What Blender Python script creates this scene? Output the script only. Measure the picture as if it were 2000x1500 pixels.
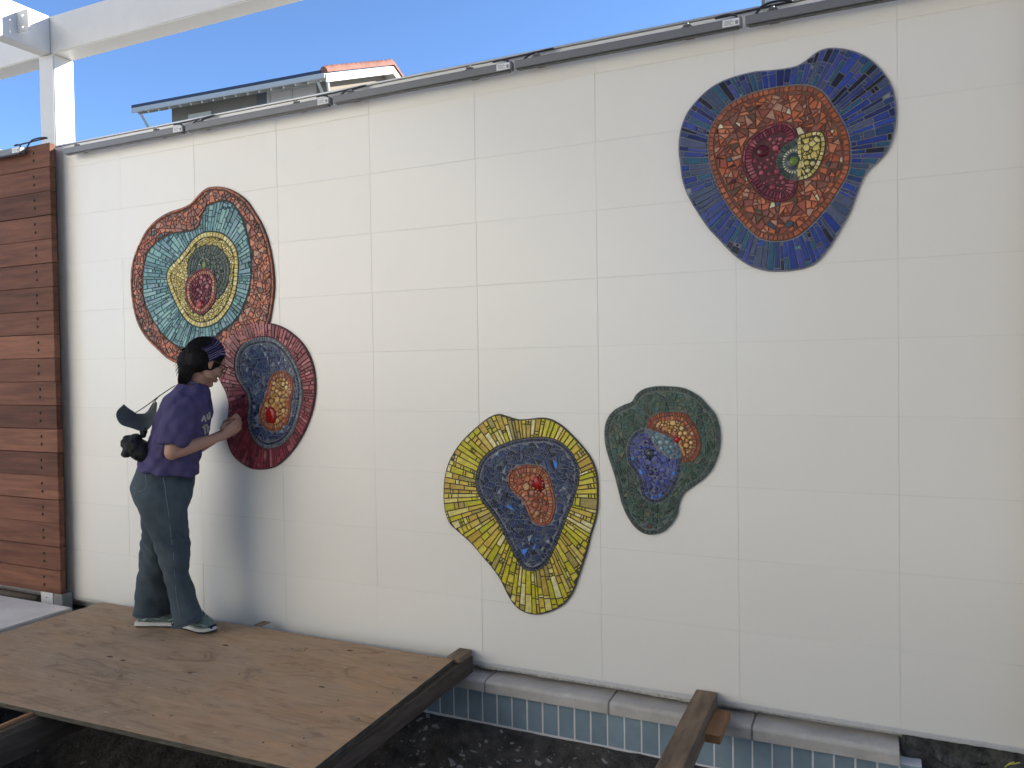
import bpy, bmesh, math, random
from math import sin, cos, pi, radians, sqrt, atan2, hypot
from mathutils import Vector, Matrix, noise
from mathutils.bvhtree import BVHTree

# ---------------------------------------------------------------- camera, sky, sun, exposure
for o in list(bpy.data.objects):
    bpy.data.objects.remove(o)
scene = bpy.context.scene
COL = scene.collection

CAM = Vector((2.3666, -3.4051, 1.4377))
FPX = 1543.27                                   # focal length in pixels of the 2000 px wide photo
YAW, PIT, ROL = -0.43419, -0.02054, 0.01486
FWD = Vector((sin(YAW) * cos(PIT), cos(YAW) * cos(PIT), sin(PIT)))
_r = Vector((cos(YAW), -sin(YAW), 0))
_d = FWD.cross(_r)
if _d.z > 0:
    _d = -_d
RIGHT = cos(ROL) * _r + sin(ROL) * _d
DOWN = -sin(ROL) * _r + cos(ROL) * _d
cd = bpy.data.cameras.new('camera')
cd.sensor_width = 36.0
cd.lens = 36.0 * FPX / 2000.0
cd.clip_start = 0.05
cd.clip_end = 2000
camera = bpy.data.objects.new('camera', cd)
COL.objects.link(camera)
m3 = Matrix((RIGHT, -DOWN, -FWD)).transposed()
camera.matrix_world = Matrix.Translation(CAM) @ m3.to_4x4()
scene.camera = camera

SUN_TO = Vector((0.68, 0.585, 0.445)).normalized()
SUN_EL = math.asin(SUN_TO.z)
SUN_AZ = atan2(SUN_TO.x, SUN_TO.y)
world = bpy.data.worlds.new('World')
scene.world = world
world.use_nodes = True
wn = world.node_tree
sky = wn.nodes.new('ShaderNodeTexSky')
sky.sky_type = 'NISHITA'
sky.sun_disc = False
sky.sun_elevation = SUN_EL
sky.sun_rotation = SUN_AZ
sky.altitude = 900
sky.air_density = 0.75
sky.dust_density = 0.0
sky.ozone_density = 5.0
bg = wn.nodes['Background']
bg.inputs['Strength'].default_value = 0.104
wn.links.new(sky.outputs[0], bg.inputs['Color'])
sl = bpy.data.lights.new('sun', 'SUN')
sl.energy = 5.0
sl.angle = radians(0.53)
sl.color = (1.0, 0.95, 0.87)
sun = bpy.data.objects.new('sun', sl)
COL.objects.link(sun)
sun.location = (8, 8, 12)
sun.rotation_euler = SUN_TO.to_track_quat('Z', 'Y').to_euler()
scene.view_settings.view_transform = 'Standard'
scene.view_settings.look = 'None'
scene.view_settings.gamma = 1
scene.view_settings.exposure = 1.55
scene.render.resolution_x, scene.render.resolution_y = 1024, 768

# ---------------------------------------------------------------- survey helpers (where a photo point lies on a known plane)
def ray(x, y):
    return RIGHT * ((x - 1000) / FPX) + DOWN * ((y - 750) / FPX) + FWD
def onY(x, y, Y=0.0):
    d = ray(x, y); return CAM + d * ((Y - CAM.y) / d.y)
def onZ(x, y, Z=0.0):
    d = ray(x, y); return CAM + d * ((Z - CAM.z) / d.z)
def onX(x, y, X=0.0):
    d = ray(x, y); return CAM + d * ((X - CAM.x) / d.x)

# ---------------------------------------------------------------- materials
MATS = {}
def mat(name, col, rough=0.6, spec=0.5, var=0.0, vscale=6.0, stretch=(1, 1, 1), bump=0.0, bscale=40.0,
        objrand=0.0, metal=0.0, col2=None, speck=None, detail=4.0, bdist=0.01):
    if name in MATS:
        return MATS[name]
    m = bpy.data.materials.new(name); m.use_nodes = True
    MATS[name] = m
    nt = m.node_tree; N = nt.nodes; L = nt.links
    p = N['Principled BSDF']
    p.inputs['Base Color'].default_value = (*col, 1)
    p.inputs['Roughness'].default_value = rough
    p.inputs['Specular IOR Level'].default_value = spec
    p.inputs['Metallic'].default_value = metal
    tc = N.new('ShaderNodeTexCoord')
    vec = tc.outputs['Object']
    oi = None
    if objrand or stretch != (1, 1, 1):
        oi = N.new('ShaderNodeObjectInfo')
        mul = N.new('ShaderNodeMath'); mul.operation = 'MULTIPLY'; mul.inputs[1].default_value = 37.0
        L.new(oi.outputs['Random'], mul.inputs[0])
        mp = N.new('ShaderNodeMapping')
        mp.inputs['Scale'].default_value = stretch
        L.new(vec, mp.inputs['Vector'])
        add = N.new('ShaderNodeVectorMath'); add.operation = 'ADD'
        L.new(mp.outputs[0], add.inputs[0]); L.new(mul.outputs[0], add.inputs[1])
        vec = add.outputs[0]
    out = None
    if var or col2:
        nz = N.new('ShaderNodeTexNoise'); nz.inputs['Scale'].default_value = vscale
        nz.inputs['Detail'].default_value = detail; nz.inputs['Roughness'].default_value = 0.62
        L.new(vec, nz.inputs['Vector'])
        rp = N.new('ShaderNodeValToRGB')
        rp.color_ramp.elements[0].position = 0.3; rp.color_ramp.elements[1].position = 0.7
        a = col2 if col2 else tuple(c * (1 - var) for c in col)
        b = tuple(min(1, c * (1 + var)) for c in col)
        rp.color_ramp.elements[0].color = (*a, 1); rp.color_ramp.elements[1].color = (*b, 1)
        L.new(nz.outputs['Fac'], rp.inputs[0]); out = rp.outputs[0]
    if speck:
        sc, thr, sc_col = speck
        n2 = N.new('ShaderNodeTexNoise'); n2.inputs['Scale'].default_value = sc; n2.inputs['Detail'].default_value = 3
        L.new(vec, n2.inputs['Vector'])
        r2 = N.new('ShaderNodeValToRGB')
        r2.color_ramp.elements[0].position = thr; r2.color_ramp.elements[1].position = thr + 0.05
        L.new(n2.outputs['Fac'], r2.inputs[0])
        mx = N.new('ShaderNodeMix'); mx.data_type = 'RGBA'
        L.new(r2.outputs[0], mx.inputs[0])
        if out: L.new(out, mx.inputs[6])
        else: mx.inputs[6].default_value = (*col, 1)
        mx.inputs[7].default_value = (*sc_col, 1)
        out = mx.outputs[2]
    if objrand:
        hs = N.new('ShaderNodeHueSaturation')
        mr = N.new('ShaderNodeMapRange')
        mr.inputs['To Min'].default_value = 1 - objrand; mr.inputs['To Max'].default_value = 1 + objrand
        L.new(oi.outputs['Random'], mr.inputs[0]); L.new(mr.outputs[0], hs.inputs['Value'])
        if out: L.new(out, hs.inputs['Color'])
        else: hs.inputs['Color'].default_value = (*col, 1)
        out = hs.outputs[0]
    if out: L.new(out, p.inputs['Base Color'])
    if bump:
        nb = N.new('ShaderNodeTexNoise'); nb.inputs['Scale'].default_value = bscale; nb.inputs['Detail'].default_value = 5
        L.new(vec, nb.inputs['Vector'])
        bp = N.new('ShaderNodeBump'); bp.inputs['Strength'].default_value = bump; bp.inputs['Distance'].default_value = bdist
        L.new(nb.outputs['Fac'], bp.inputs['Height']); L.new(bp.outputs[0], p.inputs['Normal'])
    return m

# ---------------------------------------------------------------- mesh helpers
class MB:
    def __init__(s):
        s.v = []; s.f = []; s.mi = []; s.m = 0
    def add(s, vs, fs):
        b = len(s.v); s.v += [tuple(v) for v in vs]
        for f in fs:
            s.f.append([i + b for i in f]); s.mi.append(s.m)
    def box(s, x0, x1, y0, y1, z0, z1, bev=0.0):
        if bev <= 0:
            s.add([(x0, y0, z0), (x1, y0, z0), (x1, y1, z0), (x0, y1, z0), (x0, y0, z1), (x1, y0, z1), (x1, y1, z1), (x0, y1, z1)],
                  [(0, 3, 2, 1), (4, 5, 6, 7), (0, 1, 5, 4), (1, 2, 6, 5), (2, 3, 7, 6), (3, 0, 4, 7)])
            return
        bm = bmesh.new()
        bmesh.ops.create_cube(bm, size=1)
        for v in bm.verts:
            v.co = Vector(((x0 + x1) / 2 + v.co.x * (x1 - x0), (y0 + y1) / 2 + v.co.y * (y1 - y0), (z0 + z1) / 2 + v.co.z * (z1 - z0)))
        bmesh.ops.bevel(bm, geom=bm.edges[:], offset=bev, segments=2 if bev > 0.004 else 1, affect='EDGES')
        s.bm(bm)
    def bm(s, bm):
        bm.verts.index_update()
        s.add([v.co[:] for v in bm.verts], [[v.index for v in f.verts] for f in bm.faces]); bm.free()
    def tube(s, pts, r, n=8, caps=True):
        pts = [Vector(p) for p in pts]
        rr = r if isinstance(r, (list, tuple)) else [r] * len(pts)
        vs = []; fs = []
        ref = None
        for i, p in enumerate(pts):
            t = (pts[min(i + 1, len(pts) - 1)] - pts[max(i - 1, 0)]).normalized()
            if ref is None:
                ref = Vector((0, 0, 1)) if abs(t.z) < 0.9 else Vector((1, 0, 0))
            a = t.cross(ref).normalized(); b = a.cross(t).normalized(); ref = b
            for k in range(n):
                th = 2 * pi * k / n
                vs.append(p + (a * cos(th) + b * sin(th)) * rr[i])
        for i in range(len(pts) - 1):
            for k in range(n):
                fs.append((i * n + k, i * n + (k + 1) % n, (i + 1) * n + (k + 1) % n, (i + 1) * n + k))
        if caps:
            fs.append(tuple(range(n - 1, -1, -1))); fs.append(tuple(range((len(pts) - 1) * n, len(pts) * n)))
        s.add(vs, fs)
    def prism_x(s, prof, x0, x1):
        """profile of (y,z) points swept along x"""
        n = len(prof)
        s.add([(x0, y, z) for y, z in prof] + [(x1, y, z) for y, z in prof],
              [tuple(range(n)), tuple(range(2 * n - 1, n - 1, -1))] + [(i, i + n, (i + 1) % n + n, (i + 1) % n) for i in range(n)])
    def ellipsoid(s, c, r, rot=None, seg=20, rings=12):
        bm = bmesh.new()
        bmesh.ops.create_uvsphere(bm, u_segments=seg, v_segments=rings, radius=1)
        c = Vector(c)
        for v in bm.verts:
            q = Vector((v.co.x * r[0], v.co.y * r[1], v.co.z * r[2]))
            if rot: q = rot @ q
            v.co = q + c
        s.bm(bm)
    def loft(s, secs, n=24, power=2.0):
        """secs: (center, in-plane radius, lateral radius); closed body, smooth"""
        P = [Vector(c[0]) for c in secs]
        vs = []; fs = []
        Y = Vector((0, 1, 0))
        for i, sc in enumerate(secs):
            t = (P[min(i + 1, len(P) - 1)] - P[max(i - 1, 0)]).normalized()
            if len(sc) > 3 and sc[3] is not None: t = Vector(sc[3]).normalized()
            sd = (Y - t * Y.dot(t)).normalized(); nn = t.cross(sd).normalized()
            for k in range(n):
                th = 2 * pi * k / n
                cx = math.copysign(abs(cos(th)) ** (2 / power), cos(th)); sx = math.copysign(abs(sin(th)) ** (2 / power), sin(th))
                vs.append(P[i] + nn * (cx * sc[1]) + sd * (sx * sc[2]))
        for i in range(len(P) - 1):
            for k in range(n):
                fs.append((i * n + k, i * n + (k + 1) % n, (i + 1) * n + (k + 1) % n, (i + 1) * n + k))
        fs.append(tuple(range(n - 1, -1, -1))); fs.append(tuple(range((len(P) - 1) * n, len(P) * n)))
        s.add(vs, fs)
    def mesh(s, name, mats=()):
        me = bpy.data.meshes.new(name)
        me.from_pydata(s.v, [], s.f)
        for m in (mats if isinstance(mats, (list, tuple)) else [mats]):
            me.materials.append(m)
        if any(s.mi):
            me.polygons.foreach_set('material_index', s.mi)
        me.update()
        return me
    def build(s, name, mats=(), parent=None, smooth=False, fixn=True):
        me = s.mesh(name, mats)
        if fixn:
            bm = bmesh.new(); bm.from_mesh(me); bmesh.ops.recalc_face_normals(bm, faces=bm.faces[:]); bm.to_mesh(me); bm.free()
        if smooth:
            for p in me.polygons: p.use_smooth = True
        return link(name, me, parent)

def link(name, me, parent=None):
    o = bpy.data.objects.new(name, me); COL.objects.link(o)
    if parent is not None: o.parent = parent
    return o
def tag(o, label, cat, group=None):
    o['label'] = label; o['category'] = cat
    if group: o['group'] = group
    return o
def thing(name, label, cat, loc=(0, 0, 0), rz=0, group=None):
    o = bpy.data.objects.new(name, None); COL.objects.link(o)
    o.location = loc; o.rotation_euler = (0, 0, rz); o.empty_display_size = 0.1
    return tag(o, label, cat, group)
def shift(o, loc):
    """move the mesh so that the object's origin lies at loc"""
    loc = Vector(loc)
    o.data.transform(Matrix.Translation(-loc)); o.location = loc
    return o
def struct(o):
    o['kind'] = 'structure'; return o
rnd = random.Random(7)
def fbm(x, y, z=0.0, o=4):
    return noise.fractal(Vector((x, y, z)), 0.9, 2.0, o)

# ---------------------------------------------------------------- ground with the open pit
PLY_Z = 0.055
M_soil = mat('soil', (0.125, 0.115, 0.10), 0.95, 0.2, col2=(0.045, 0.041, 0.036), vscale=14, bump=1.0, bscale=55, bdist=0.03,
             speck=(60, 0.66, (0.16, 0.155, 0.145)))
M_paving = mat('paving', (0.33, 0.31, 0.28), 0.85, 0.3, var=0.14, vscale=1.3, bump=0.2, bscale=30)
def pitmask(x, y):
    """1 in the pit, 0 outside"""
    def edge(a, w): return max(0.0, min(1.0, a / w + 0.5))
    j = 0.05 * fbm(x * 2, y * 2, 3)
    return edge(x + 2.02 + j, 0.12) * edge(4.6 - x + j, 0.3) * edge(y + 1.75 + j, 0.5)
def gz(x, y):
    base = -0.075
    if y > 0.2: return base
    k = pitmask(x, y)
    if k <= 0: return base
    deep = -0.27 - 0.55 * max(0.0, min(1.0, (-y - 0.1) / 0.75)) ** 0.8
    if x > 2.45:                                      # rough earth bank under the end of the wall
        kk = min(1, (x - 2.45) / 0.12)
        deep = deep * (1 - kk) + kk * (-0.12 - 0.42 * max(0, min(1, (-y + 0.02) / 0.4)))
    fade = max(0.12, min(1.0, (-y - 0.06) / 0.25))
    n = (fbm(x * 5, y * 5, 1.3) * 0.035 + fbm(x * 19, y * 19, 4.1) * 0.012) * fade
    return base * (1 - k) + k * (deep + n)
def frange(a, b, st):
    n = int(round((b - a) / st)); return [a + (b - a) * i / n for i in range(n + 1)]
xs = [-400, -120, -40, -15, -8, -5, -3.2] + frange(-2.6, 4.9, 0.022) + [6, 9, 16, 40, 120, 400]
ys = [-400, -120, -40, -15, -8, -4, -2.6] + frange(-2.1, 0.14, 0.022) + [0.3, 2, 6, 15, 40, 120, 400]
vs = [(x, y, gz(x, y)) for y in ys for x in xs]
nx = len(xs)
fs = []; mi = []
for j in range(len(ys) - 1):
    for i in range(nx - 1):
        fs.append((j * nx + i, j * nx + i + 1, (j + 1) * nx + i + 1, (j + 1) * nx + i))
        cx = (xs[i] + xs[i + 1]) / 2; cy = (ys[j] + ys[j + 1]) / 2
        mi.append(0 if (cy < 0.2 and -2.6 < cx < 4.9 and cy > -2.1 and (pitmask(cx, cy) > 0.03 or (cy > -0.3 and cx < 5))) else 1)
me = bpy.data.meshes.new('ground'); me.from_pydata(vs, [], fs)
me.materials.append(M_soil); me.materials.append(M_paving)
me.polygons.foreach_set('material_index', mi)
for p in me.polygons: p.use_smooth = True
struct(link('ground', me))

# pale rubble lying in the soil
M_rubble = mat('rubble', (0.30, 0.29, 0.27), 0.9, 0.2, var=0.3, vscale=30)
mb = MB()
def chunk(mb, c, r, rn, flat=0.45):
    bm = bmesh.new(); bmesh.ops.create_icosphere(bm, subdivisions=1, radius=1)
    ax = [r * rn.uniform(0.45, 1.5) for _ in range(3)]; ax[2] *= flat
    R = Matrix.Rotation(rn.uniform(0, 6.3), 3, 'Z') @ Matrix.Rotation(rn.uniform(-0.5, 0.5), 3, 'X')
    for v in bm.verts:
        k = rn.uniform(0.5, 1.2)
        v.co = Vector(c) + R @ Vector((v.co.x * ax[0] * k, v.co.y * ax[1] * k, v.co.z * ax[2] * k))
    mb.bm(bm)
for i in range(900):
    x = rnd.uniform(0.1, 2.4); y = -0.085 - abs(rnd.gauss(0, 0.12)) - rnd.random() ** 3 * 0.35
    if y < -1.0: continue
    clump = fbm(x * 4, y * 4, 9)
    if clump < 0.08 and rnd.random() < 0.9: continue
    r = 0.0025 + 0.020 * rnd.random() ** 4
    chunk(mb, (x, y, gz(x, y) + r * 0.2), r, rnd)
for i in range(110):
    x = rnd.uniform(-2.0, 2.6); y = rnd.uniform(-1.4, -0.5); r = 0.002 + 0.012 * rnd.random() ** 3
    chunk(mb, (x, y, gz(x, y) + r * 0.2), r, rnd)
for i in range(160):
    x = rnd.uniform(-2.42, -2.09); y = rnd.uniform(-0.2, -0.02); r = rnd.uniform(0.003, 0.012)
    chunk(mb, (x, y, gz(x, y) + r * 0.3), r, rnd)
o = mb.build('rubble', M_rubble); o['kind'] = 'stuff'; tag(o, 'pale crumbs of mortar and stone scattered over the dark soil', 'rubble')

mb = MB()
for (px_, py_, r) in ((905, 1477, 0.05),):
    p = onZ(px_, py_, -0.62); chunk(mb, (p.x, p.y, gz(p.x, p.y) + 0.01), r, rnd, 0.7)
o = mb.build('rubble_chunk', mat('rubble_grey', (0.17, 0.19, 0.175), 0.9, 0.2, var=0.25, vscale=25, bump=0.5))
tag(o, 'greenish grey broken concrete lump lying in the dark pit', 'rubble')

# concrete slab at the left, below the wooden screen
p = onZ(0, 1171, 0.035)
mb = MB(); mb.box(-9, -2.04, -7.0, -0.235, -0.10, 0.035, 0.006)
o = mb.build('concrete_slab', mat('slab_concrete', (0.64, 0.61, 0.55), 0.85, 0.3, var=0.10, vscale=5, bump=0.25, bscale=60, bdist=0.003)); struct(o)

# ---------------------------------------------------------------- tiled wall
TW, TH = 0.6096, 0.3048
ROW0 = 2.75
M_tile = mat('white_tile', (0.81, 0.785, 0.712), 0.27, 0.5, var=0.010, vscale=2.2, objrand=0.010)
M_grout = mat('wall_grout', (0.70, 0.69, 0.65), 0.9, 0.2)
mb = MB(); mb.box(-5.486, 4.88, 0.0014, 0.17, -0.0025, 2.893); mb.box(-5.48, 2.47, 0.062, 0.160, -0.30, -0.0026)
wall = mb.build('tiled_wall', M_grout)
tag(wall, 'long white wall of large glossy rectangular tiles carrying the mosaics', 'wall')
def tile_mesh(w, h, d, b=0.0004, g=0.0006):
    mb = MB(); x0, x1, z0, z1 = g, w - g, g, h - g
    f = [(x0, -0.0, z0), (x1, 0, z0), (x1, 0, z1), (x0, 0, z1)]
    inn = [(x0 + b, -0.0, z0 + b), (x1 - b, 0, z0 + b), (x1 - b, 0, z1 - b), (x0 + b, 0, z1 - b)]
    vs = [(x, d, z) for x, y, z in f] + [(x, b, z) for x, y, z in f] + inn
    fs = [(8, 9, 10, 11)]
    for i in range(4):
        k = (i + 1) % 4
        fs += [(i, k, k + 4, i + 4), (i + 4, k + 4, k + 8, i + 8)]
    mb.add(vs, fs)
    return mb.mesh('tile', M_tile)
tm_full = tile_mesh(TW, TH, 0.0032); tm_top = tile_mesh(TW, 0.143, 0.0032)
for i in range(-9, 8):
    for j in range(-1, 9):
        z = ROW0 if j < 0 else ROW0 - (j + 1) * TH
        o = link('tile', tm_top if j < 0 else tm_full, wall)
        o.location = (i * TW + rnd.uniform(-.0004, .0004), rnd.uniform(-.0006, .0004), z + rnd.uniform(-.0004, .0004))
        o.rotation_euler = (rnd.uniform(-.0012, .0012), 0, rnd.uniform(-.0008, .0008))
M_alu = mat('aluminium_trim', (0.62, 0.62, 0.60), 0.45, 0.4, metal=0.1, var=0.06, vscale=20)
mb = MB(); mb.box(-2.36, 4.8, -0.0035, 0.0018, -0.004, 0.0050); mb.box(-2.36, 4.8, 0.001, 0.012, -0.0135, -0.0045)
mb.build('edge_trim', M_alu, wall)
# ragged mortar hanging below the trim
mb = MB(); n = 420; vs = []; fs = []
for i in range(n + 1):
    x = -2.36 + 7.1 * i / n
    d = 0.008 + 0.012 * max(0, fbm(x * 3, 2.2)) + 0.004 * fbm(x * 40, 5.5)
    if x > 2.0: d *= 0.5
    yy = 0.004 + 0.003 * fbm(x * 25, 8.1)
    vs += [(x, yy, -0.0145), (x, yy + 0.002, -0.0145 - max(0.002, d)), (x, 0.05, -0.0145 - max(0.002, d)), (x, 0.05, -0.0145)]
    if i:
        b = 4 * i
        for k in range(4): fs.append((b - 4 + k, b - 4 + (k + 1) % 4, b + (k + 1) % 4, b + k))
mb.add(vs, fs)
mb.build('mortar_edge', mat('mortar', (0.52, 0.50, 0.45), 0.95, 0.2, var=0.4, vscale=60, bump=0.8, bscale=120), wall)
mb = MB(); mb.box(-5.49, 4.88, -0.006, 0.175, 2.8945, 2.905, 0.0015)
mb.build('cap_flashing', mat('flashing', (0.42, 0.43, 0.44), 0.4, 0.5, metal=0.7), wall)

# coping stones and blue tile band under the wall
M_cop = mat('coping_concrete', (0.50, 0.475, 0.43), 0.85, 0.3, var=0.14, vscale=9, bump=0.35, bscale=90, bdist=0.004, objrand=0.03,
            speck=(110, 0.70, (0.22, 0.21, 0.20)))
cop = thing('pool_coping', 'bullnosed grey concrete coping running under the white tiled wall', 'coping', (0.66, -0.04, -0.10))
prof = [(0.06, -0.048), (-0.068, -0.050), (-0.077, -0.053), (-0.082, -0.057), (-0.085, -0.064), (-0.086, -0.104), (0.06, -0.104)]
xj = [-2.0, -1.176, -0.566, 0.044, 0.660, 1.275, 1.889, 2.438]
for a, b in zip(xj[:-1], xj[1:]):
    mb = MB(); mb.prism_x([(y + 0.04, z + 0.10) for y, z in prof], 0.005, b - a - 0.005)
    o = mb.build('coping_stone', M_cop, cop); o.location = (a - 0.66, 0, 0)
    mb = MB(); mb.prism_x([(y * 0.985 + 0.04 + 0.002, z + 0.10 - 0.0035) for y, z in prof[:-1]] + [(0.09, 0.002)], -0.006, 0.006)
    o = mb.build('mortar_joint', mat('coping_joint', (0.25, 0.245, 0.235), 0.95, 0.2, var=0.2, vscale=40), cop); o.location = (a - 0.66, 0, 0)
band = thing('blue_tile_band', 'band of upright slate blue tiles with white joints below the coping', 'tile band', (0.32, -0.06, -0.26))
mb = MB(); mb.box(-2.3, 2.19, 0.0012, 0.10, -0.12, 0.154)
mb.build('grout_bed', mat('white_grout', (0.75, 0.76, 0.75), 0.8, 0.3, var=0.05, vscale=30), band)
M_blue = mat('blue_tile', (0.25, 0.335, 0.385), 0.38, 0.5, var=0.12, vscale=9, objrand=0.10)
mb = MB(); mb.box(0.0033, 0.0750, 0.0, 0.0105, 0.0, 0.1525, 0.0015); bt = mb.mesh('tile', M_blue)
for k in range(-28, 28):
    o = link('tile', bt, band); o.location = (k * 0.0783 + rnd.uniform(-.0006, .0006), rnd.uniform(-.0005, .0005), 0.0)
# rough concrete under the end of the wall
mb = MB(); vs = []; fs = []; nxx, nzz = 90, 26
for j in range(nzz):
    for i in range(nxx):
        x = 2.444 + 2.4 * i / (nxx - 1); z = -0.0155 - 0.40 * j / (nzz - 1)
        y = 0.035 + 0.03 * fbm(x * 9, z * 9, 3) + 0.012 * fbm(x * 34, z * 34, 7) - 0.10 * (j / nzz) - (0.03 if x > 2.79 else 0)
        if j == 0: y = max(y, 0.03)
        vs.append((x, y, z))
for j in range(nzz - 1):
    for i in range(nxx - 1):
        fs.append((j * nxx + i, (j + 1) * nxx + i, (j + 1) * nxx + i + 1, j * nxx + i + 1))
b0 = len(vs)
vs += [(2.444, 0.165, -0.0155), (4.844, 0.165, -0.0155), (4.844, 0.165, -0.42), (2.444, 0.165, -0.42)]
top = list(range(nxx)); bot = [(nzz - 1) * nxx + i for i in range(nxx)]
fs += [tuple(top + [b0 + 1, b0]), tuple(bot[::-1] + [b0 + 3, b0 + 2]), (b0, b0 + 1, b0 + 2, b0 + 3),
       tuple([j * nxx for j in range(nzz - 1, -1, -1)] + [b0, b0 + 3]), tuple([j * nxx + nxx - 1 for j in range(nzz)] + [b0 + 2, b0 + 1])]
mb.add(vs, fs)
foot = mb.build('broken_footing', mat('footing', (0.13, 0.13, 0.122), 0.95, 0.2, col2=(0.03, 0.03, 0.028), vscale=16, bump=1.0, bscale=60, bdist=0.02), smooth=False)
tag(foot, 'dark rough broken concrete footing exposed beneath the end of the white wall', 'footing')
mb = MB()
q = [(1962, 1499), (1972, 1493), (1980, 1487), (1976, 1492), (1968, 1496), (1984, 1490), (1992, 1488)]
mb.tube([onY(x, y, -0.09) + Vector((0, 0.008 * sin(i * 2), 0)) for i, (x, y) in enumerate(q)], 0.0022, 6)
tag(mb.build('string_line', mat('yellow_string', (0.5, 0.5, 0.08), 0.7), smooth=True), 'knotted yellow string by the broken footing', 'string')

# ---------------------------------------------------------------- plywood platform and timbers
def plywood_mat():
    m = bpy.data.materials.new('plywood'); m.use_nodes = True
    nt = m.node_tree; N = nt.nodes; L = nt.links; p = N['Principled BSDF']
    tc = N.new('ShaderNodeTexCoord')
    def noise_(scale, st, det=5, rgh=0.6, dist=0.0):
        mp = N.new('ShaderNodeMapping'); mp.inputs['Scale'].default_value = st; L.new(tc.outputs['Object'], mp.inputs[0])
        n = N.new('ShaderNodeTexNoise'); n.inputs['Scale'].default_value = scale; n.inputs['Detail'].default_value = det
        n.inputs['Roughness'].default_value = rgh; n.inputs['Distortion'].default_value = dist
        L.new(mp.outputs[0], n.inputs['Vector']); return n
    def ramp(src, stops):
        r = N.new('ShaderNodeValToRGB'); e = r.color_ramp.elements
        while len(e) < len(stops): e.new(0.5)
        for k, (pos, c) in enumerate(stops): e[k].position = pos; e[k].color = (*c, 1)
        L.new(src, r.inputs[0]); return r.outputs[0]
    def mix(f, a, b, mode='MIX'):
        x = N.new('ShaderNodeMix'); x.data_type = 'RGBA'; x.blend_type = mode
        if isinstance(f, float): x.inputs[0].default_value = f
        else: L.new(f, x.inputs[0])
        for k, s in ((6, a), (7, b)):
            if isinstance(s, tuple): x.inputs[k].default_value = (*s, 1)
            else: L.new(s, x.inputs[k])
        return x.outputs[2]
    g = noise_(5, (0.8, 2.8, 1), 7, 0.65, 1.0)
    base = ramp(g.outputs['Fac'], [(0.25, (0.30, 0.195, 0.11)), (0.5, (0.39, 0.26, 0.152)), (0.75, (0.47, 0.33, 0.20))])
    grey = noise_(2.2, (0.8, 1.6, 1), 4)
    gf = ramp(grey.outputs['Fac'], [(0.40, (0, 0, 0)), (0.65, (0.5, 0.5, 0.5))])
    c = mix(gf, base, (0.345, 0.275, 0.20))
    sx = N.new('ShaderNodeSeparateXYZ'); L.new(tc.outputs['Object'], sx.inputs[0])
    mr = N.new('ShaderNodeMapRange'); mr.inputs['From Min'].default_value = 1.3; mr.inputs['From Max'].default_value = 2.5
    L.new(sx.outputs['X'], mr.inputs[0])
    on = noise_(3.4, (1, 2.0, 1), 4, 0.6, 0.5)
    mu = N.new('ShaderNodeMath'); mu.operation = 'MULTIPLY'; L.new(mr.outputs[0], mu.inputs[0])
    rr = ramp(on.outputs['Fac'], [(0.35, (0, 0, 0)), (0.7, (1, 1, 1))]); L.new(rr, mu.inputs[1])
    c = mix(mu.outputs[0], c, (0.50, 0.29, 0.14))
    st = noise_(3.6, (0.9, 2.2, 1), 8, 0.72, 1.3)
    sf = ramp(st.outputs['Fac'], [(0.52, (0, 0, 0)), (0.72, (0.6, 0.6, 0.6))])
    c = mix(sf, c, (0.075, 0.052, 0.036))
    fg = noise_(9, (0.5, 14, 1), 4, 0.6, 0.4)
    ff = ramp(fg.outputs['Fac'], [(0.35, (0.88, 0.88, 0.88)), (0.65, (1.07, 1.07, 1.07))])
    c = mix(1.0, c, ff, 'MULTIPLY')
    # knots
    mp = N.new('ShaderNodeMapping'); mp.inputs['Scale'].default_value = (3.4, 7.5, 0.0); L.new(tc.outputs['Object'], mp.inputs[0])
    vo = N.new('ShaderNodeTexVoronoi'); vo.inputs['Scale'].default_value = 1.0; vo.inputs['Randomness'].default_value = 1.0
    L.new(mp.outputs[0], vo.inputs['Vector'])
    kf = ramp(vo.outputs['Distance'], [(0.0, (0.9, 0.9, 0.9)), (0.055, (0.8, 0.8, 0.8)), (0.085, (0.0, 0.0, 0.0))])
    c = mix(kf, c, (0.035, 0.022, 0.014))
    # pale scuffs
    sc = noise_(20, (0.6, 1.8, 1), 2)
    scf = ramp(sc.outputs['Fac'], [(0.735, (0, 0, 0)), (0.76, (0.6, 0.6, 0.6))])
    c = mix(scf, c, (0.50, 0.47, 0.42))
    L.new(c, p.inputs['Base Color'])
    p.inputs['Roughness'].default_value = 0.8; p.inputs['Specular IOR Level'].default_value = 0.3
    bn = noise_(26, (0.3, 5, 1), 5)
    bp = N.new('ShaderNodeBump'); bp.inputs['Strength'].default_value = 0.35; bp.inputs['Distance'].default_value = 0.004
    L.new(bn.outputs['Fac'], bp.inputs['Height']); L.new(bp.outputs[0], p.inputs['Normal'])
    return m
M_plyedge = mat('plywood_edge', (0.15, 0.135, 0.105), 0.9, 0.2, col2=(0.05, 0.045, 0.035), vscale=18, stretch=(1, 1, 9), bump=0.6, bscale=50)
c00 = onZ(200, 1176, PLY_Z); c10 = onZ(886, 1288, PLY_Z); cf1 = onZ(604, 1508, PLY_Z); cf0 = onZ(0, 1372, PLY_Z)
lx = onZ(0, 1237, PLY_Z)
ldir = (lx - c00); fdir = (cf1 - cf0)
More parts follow.
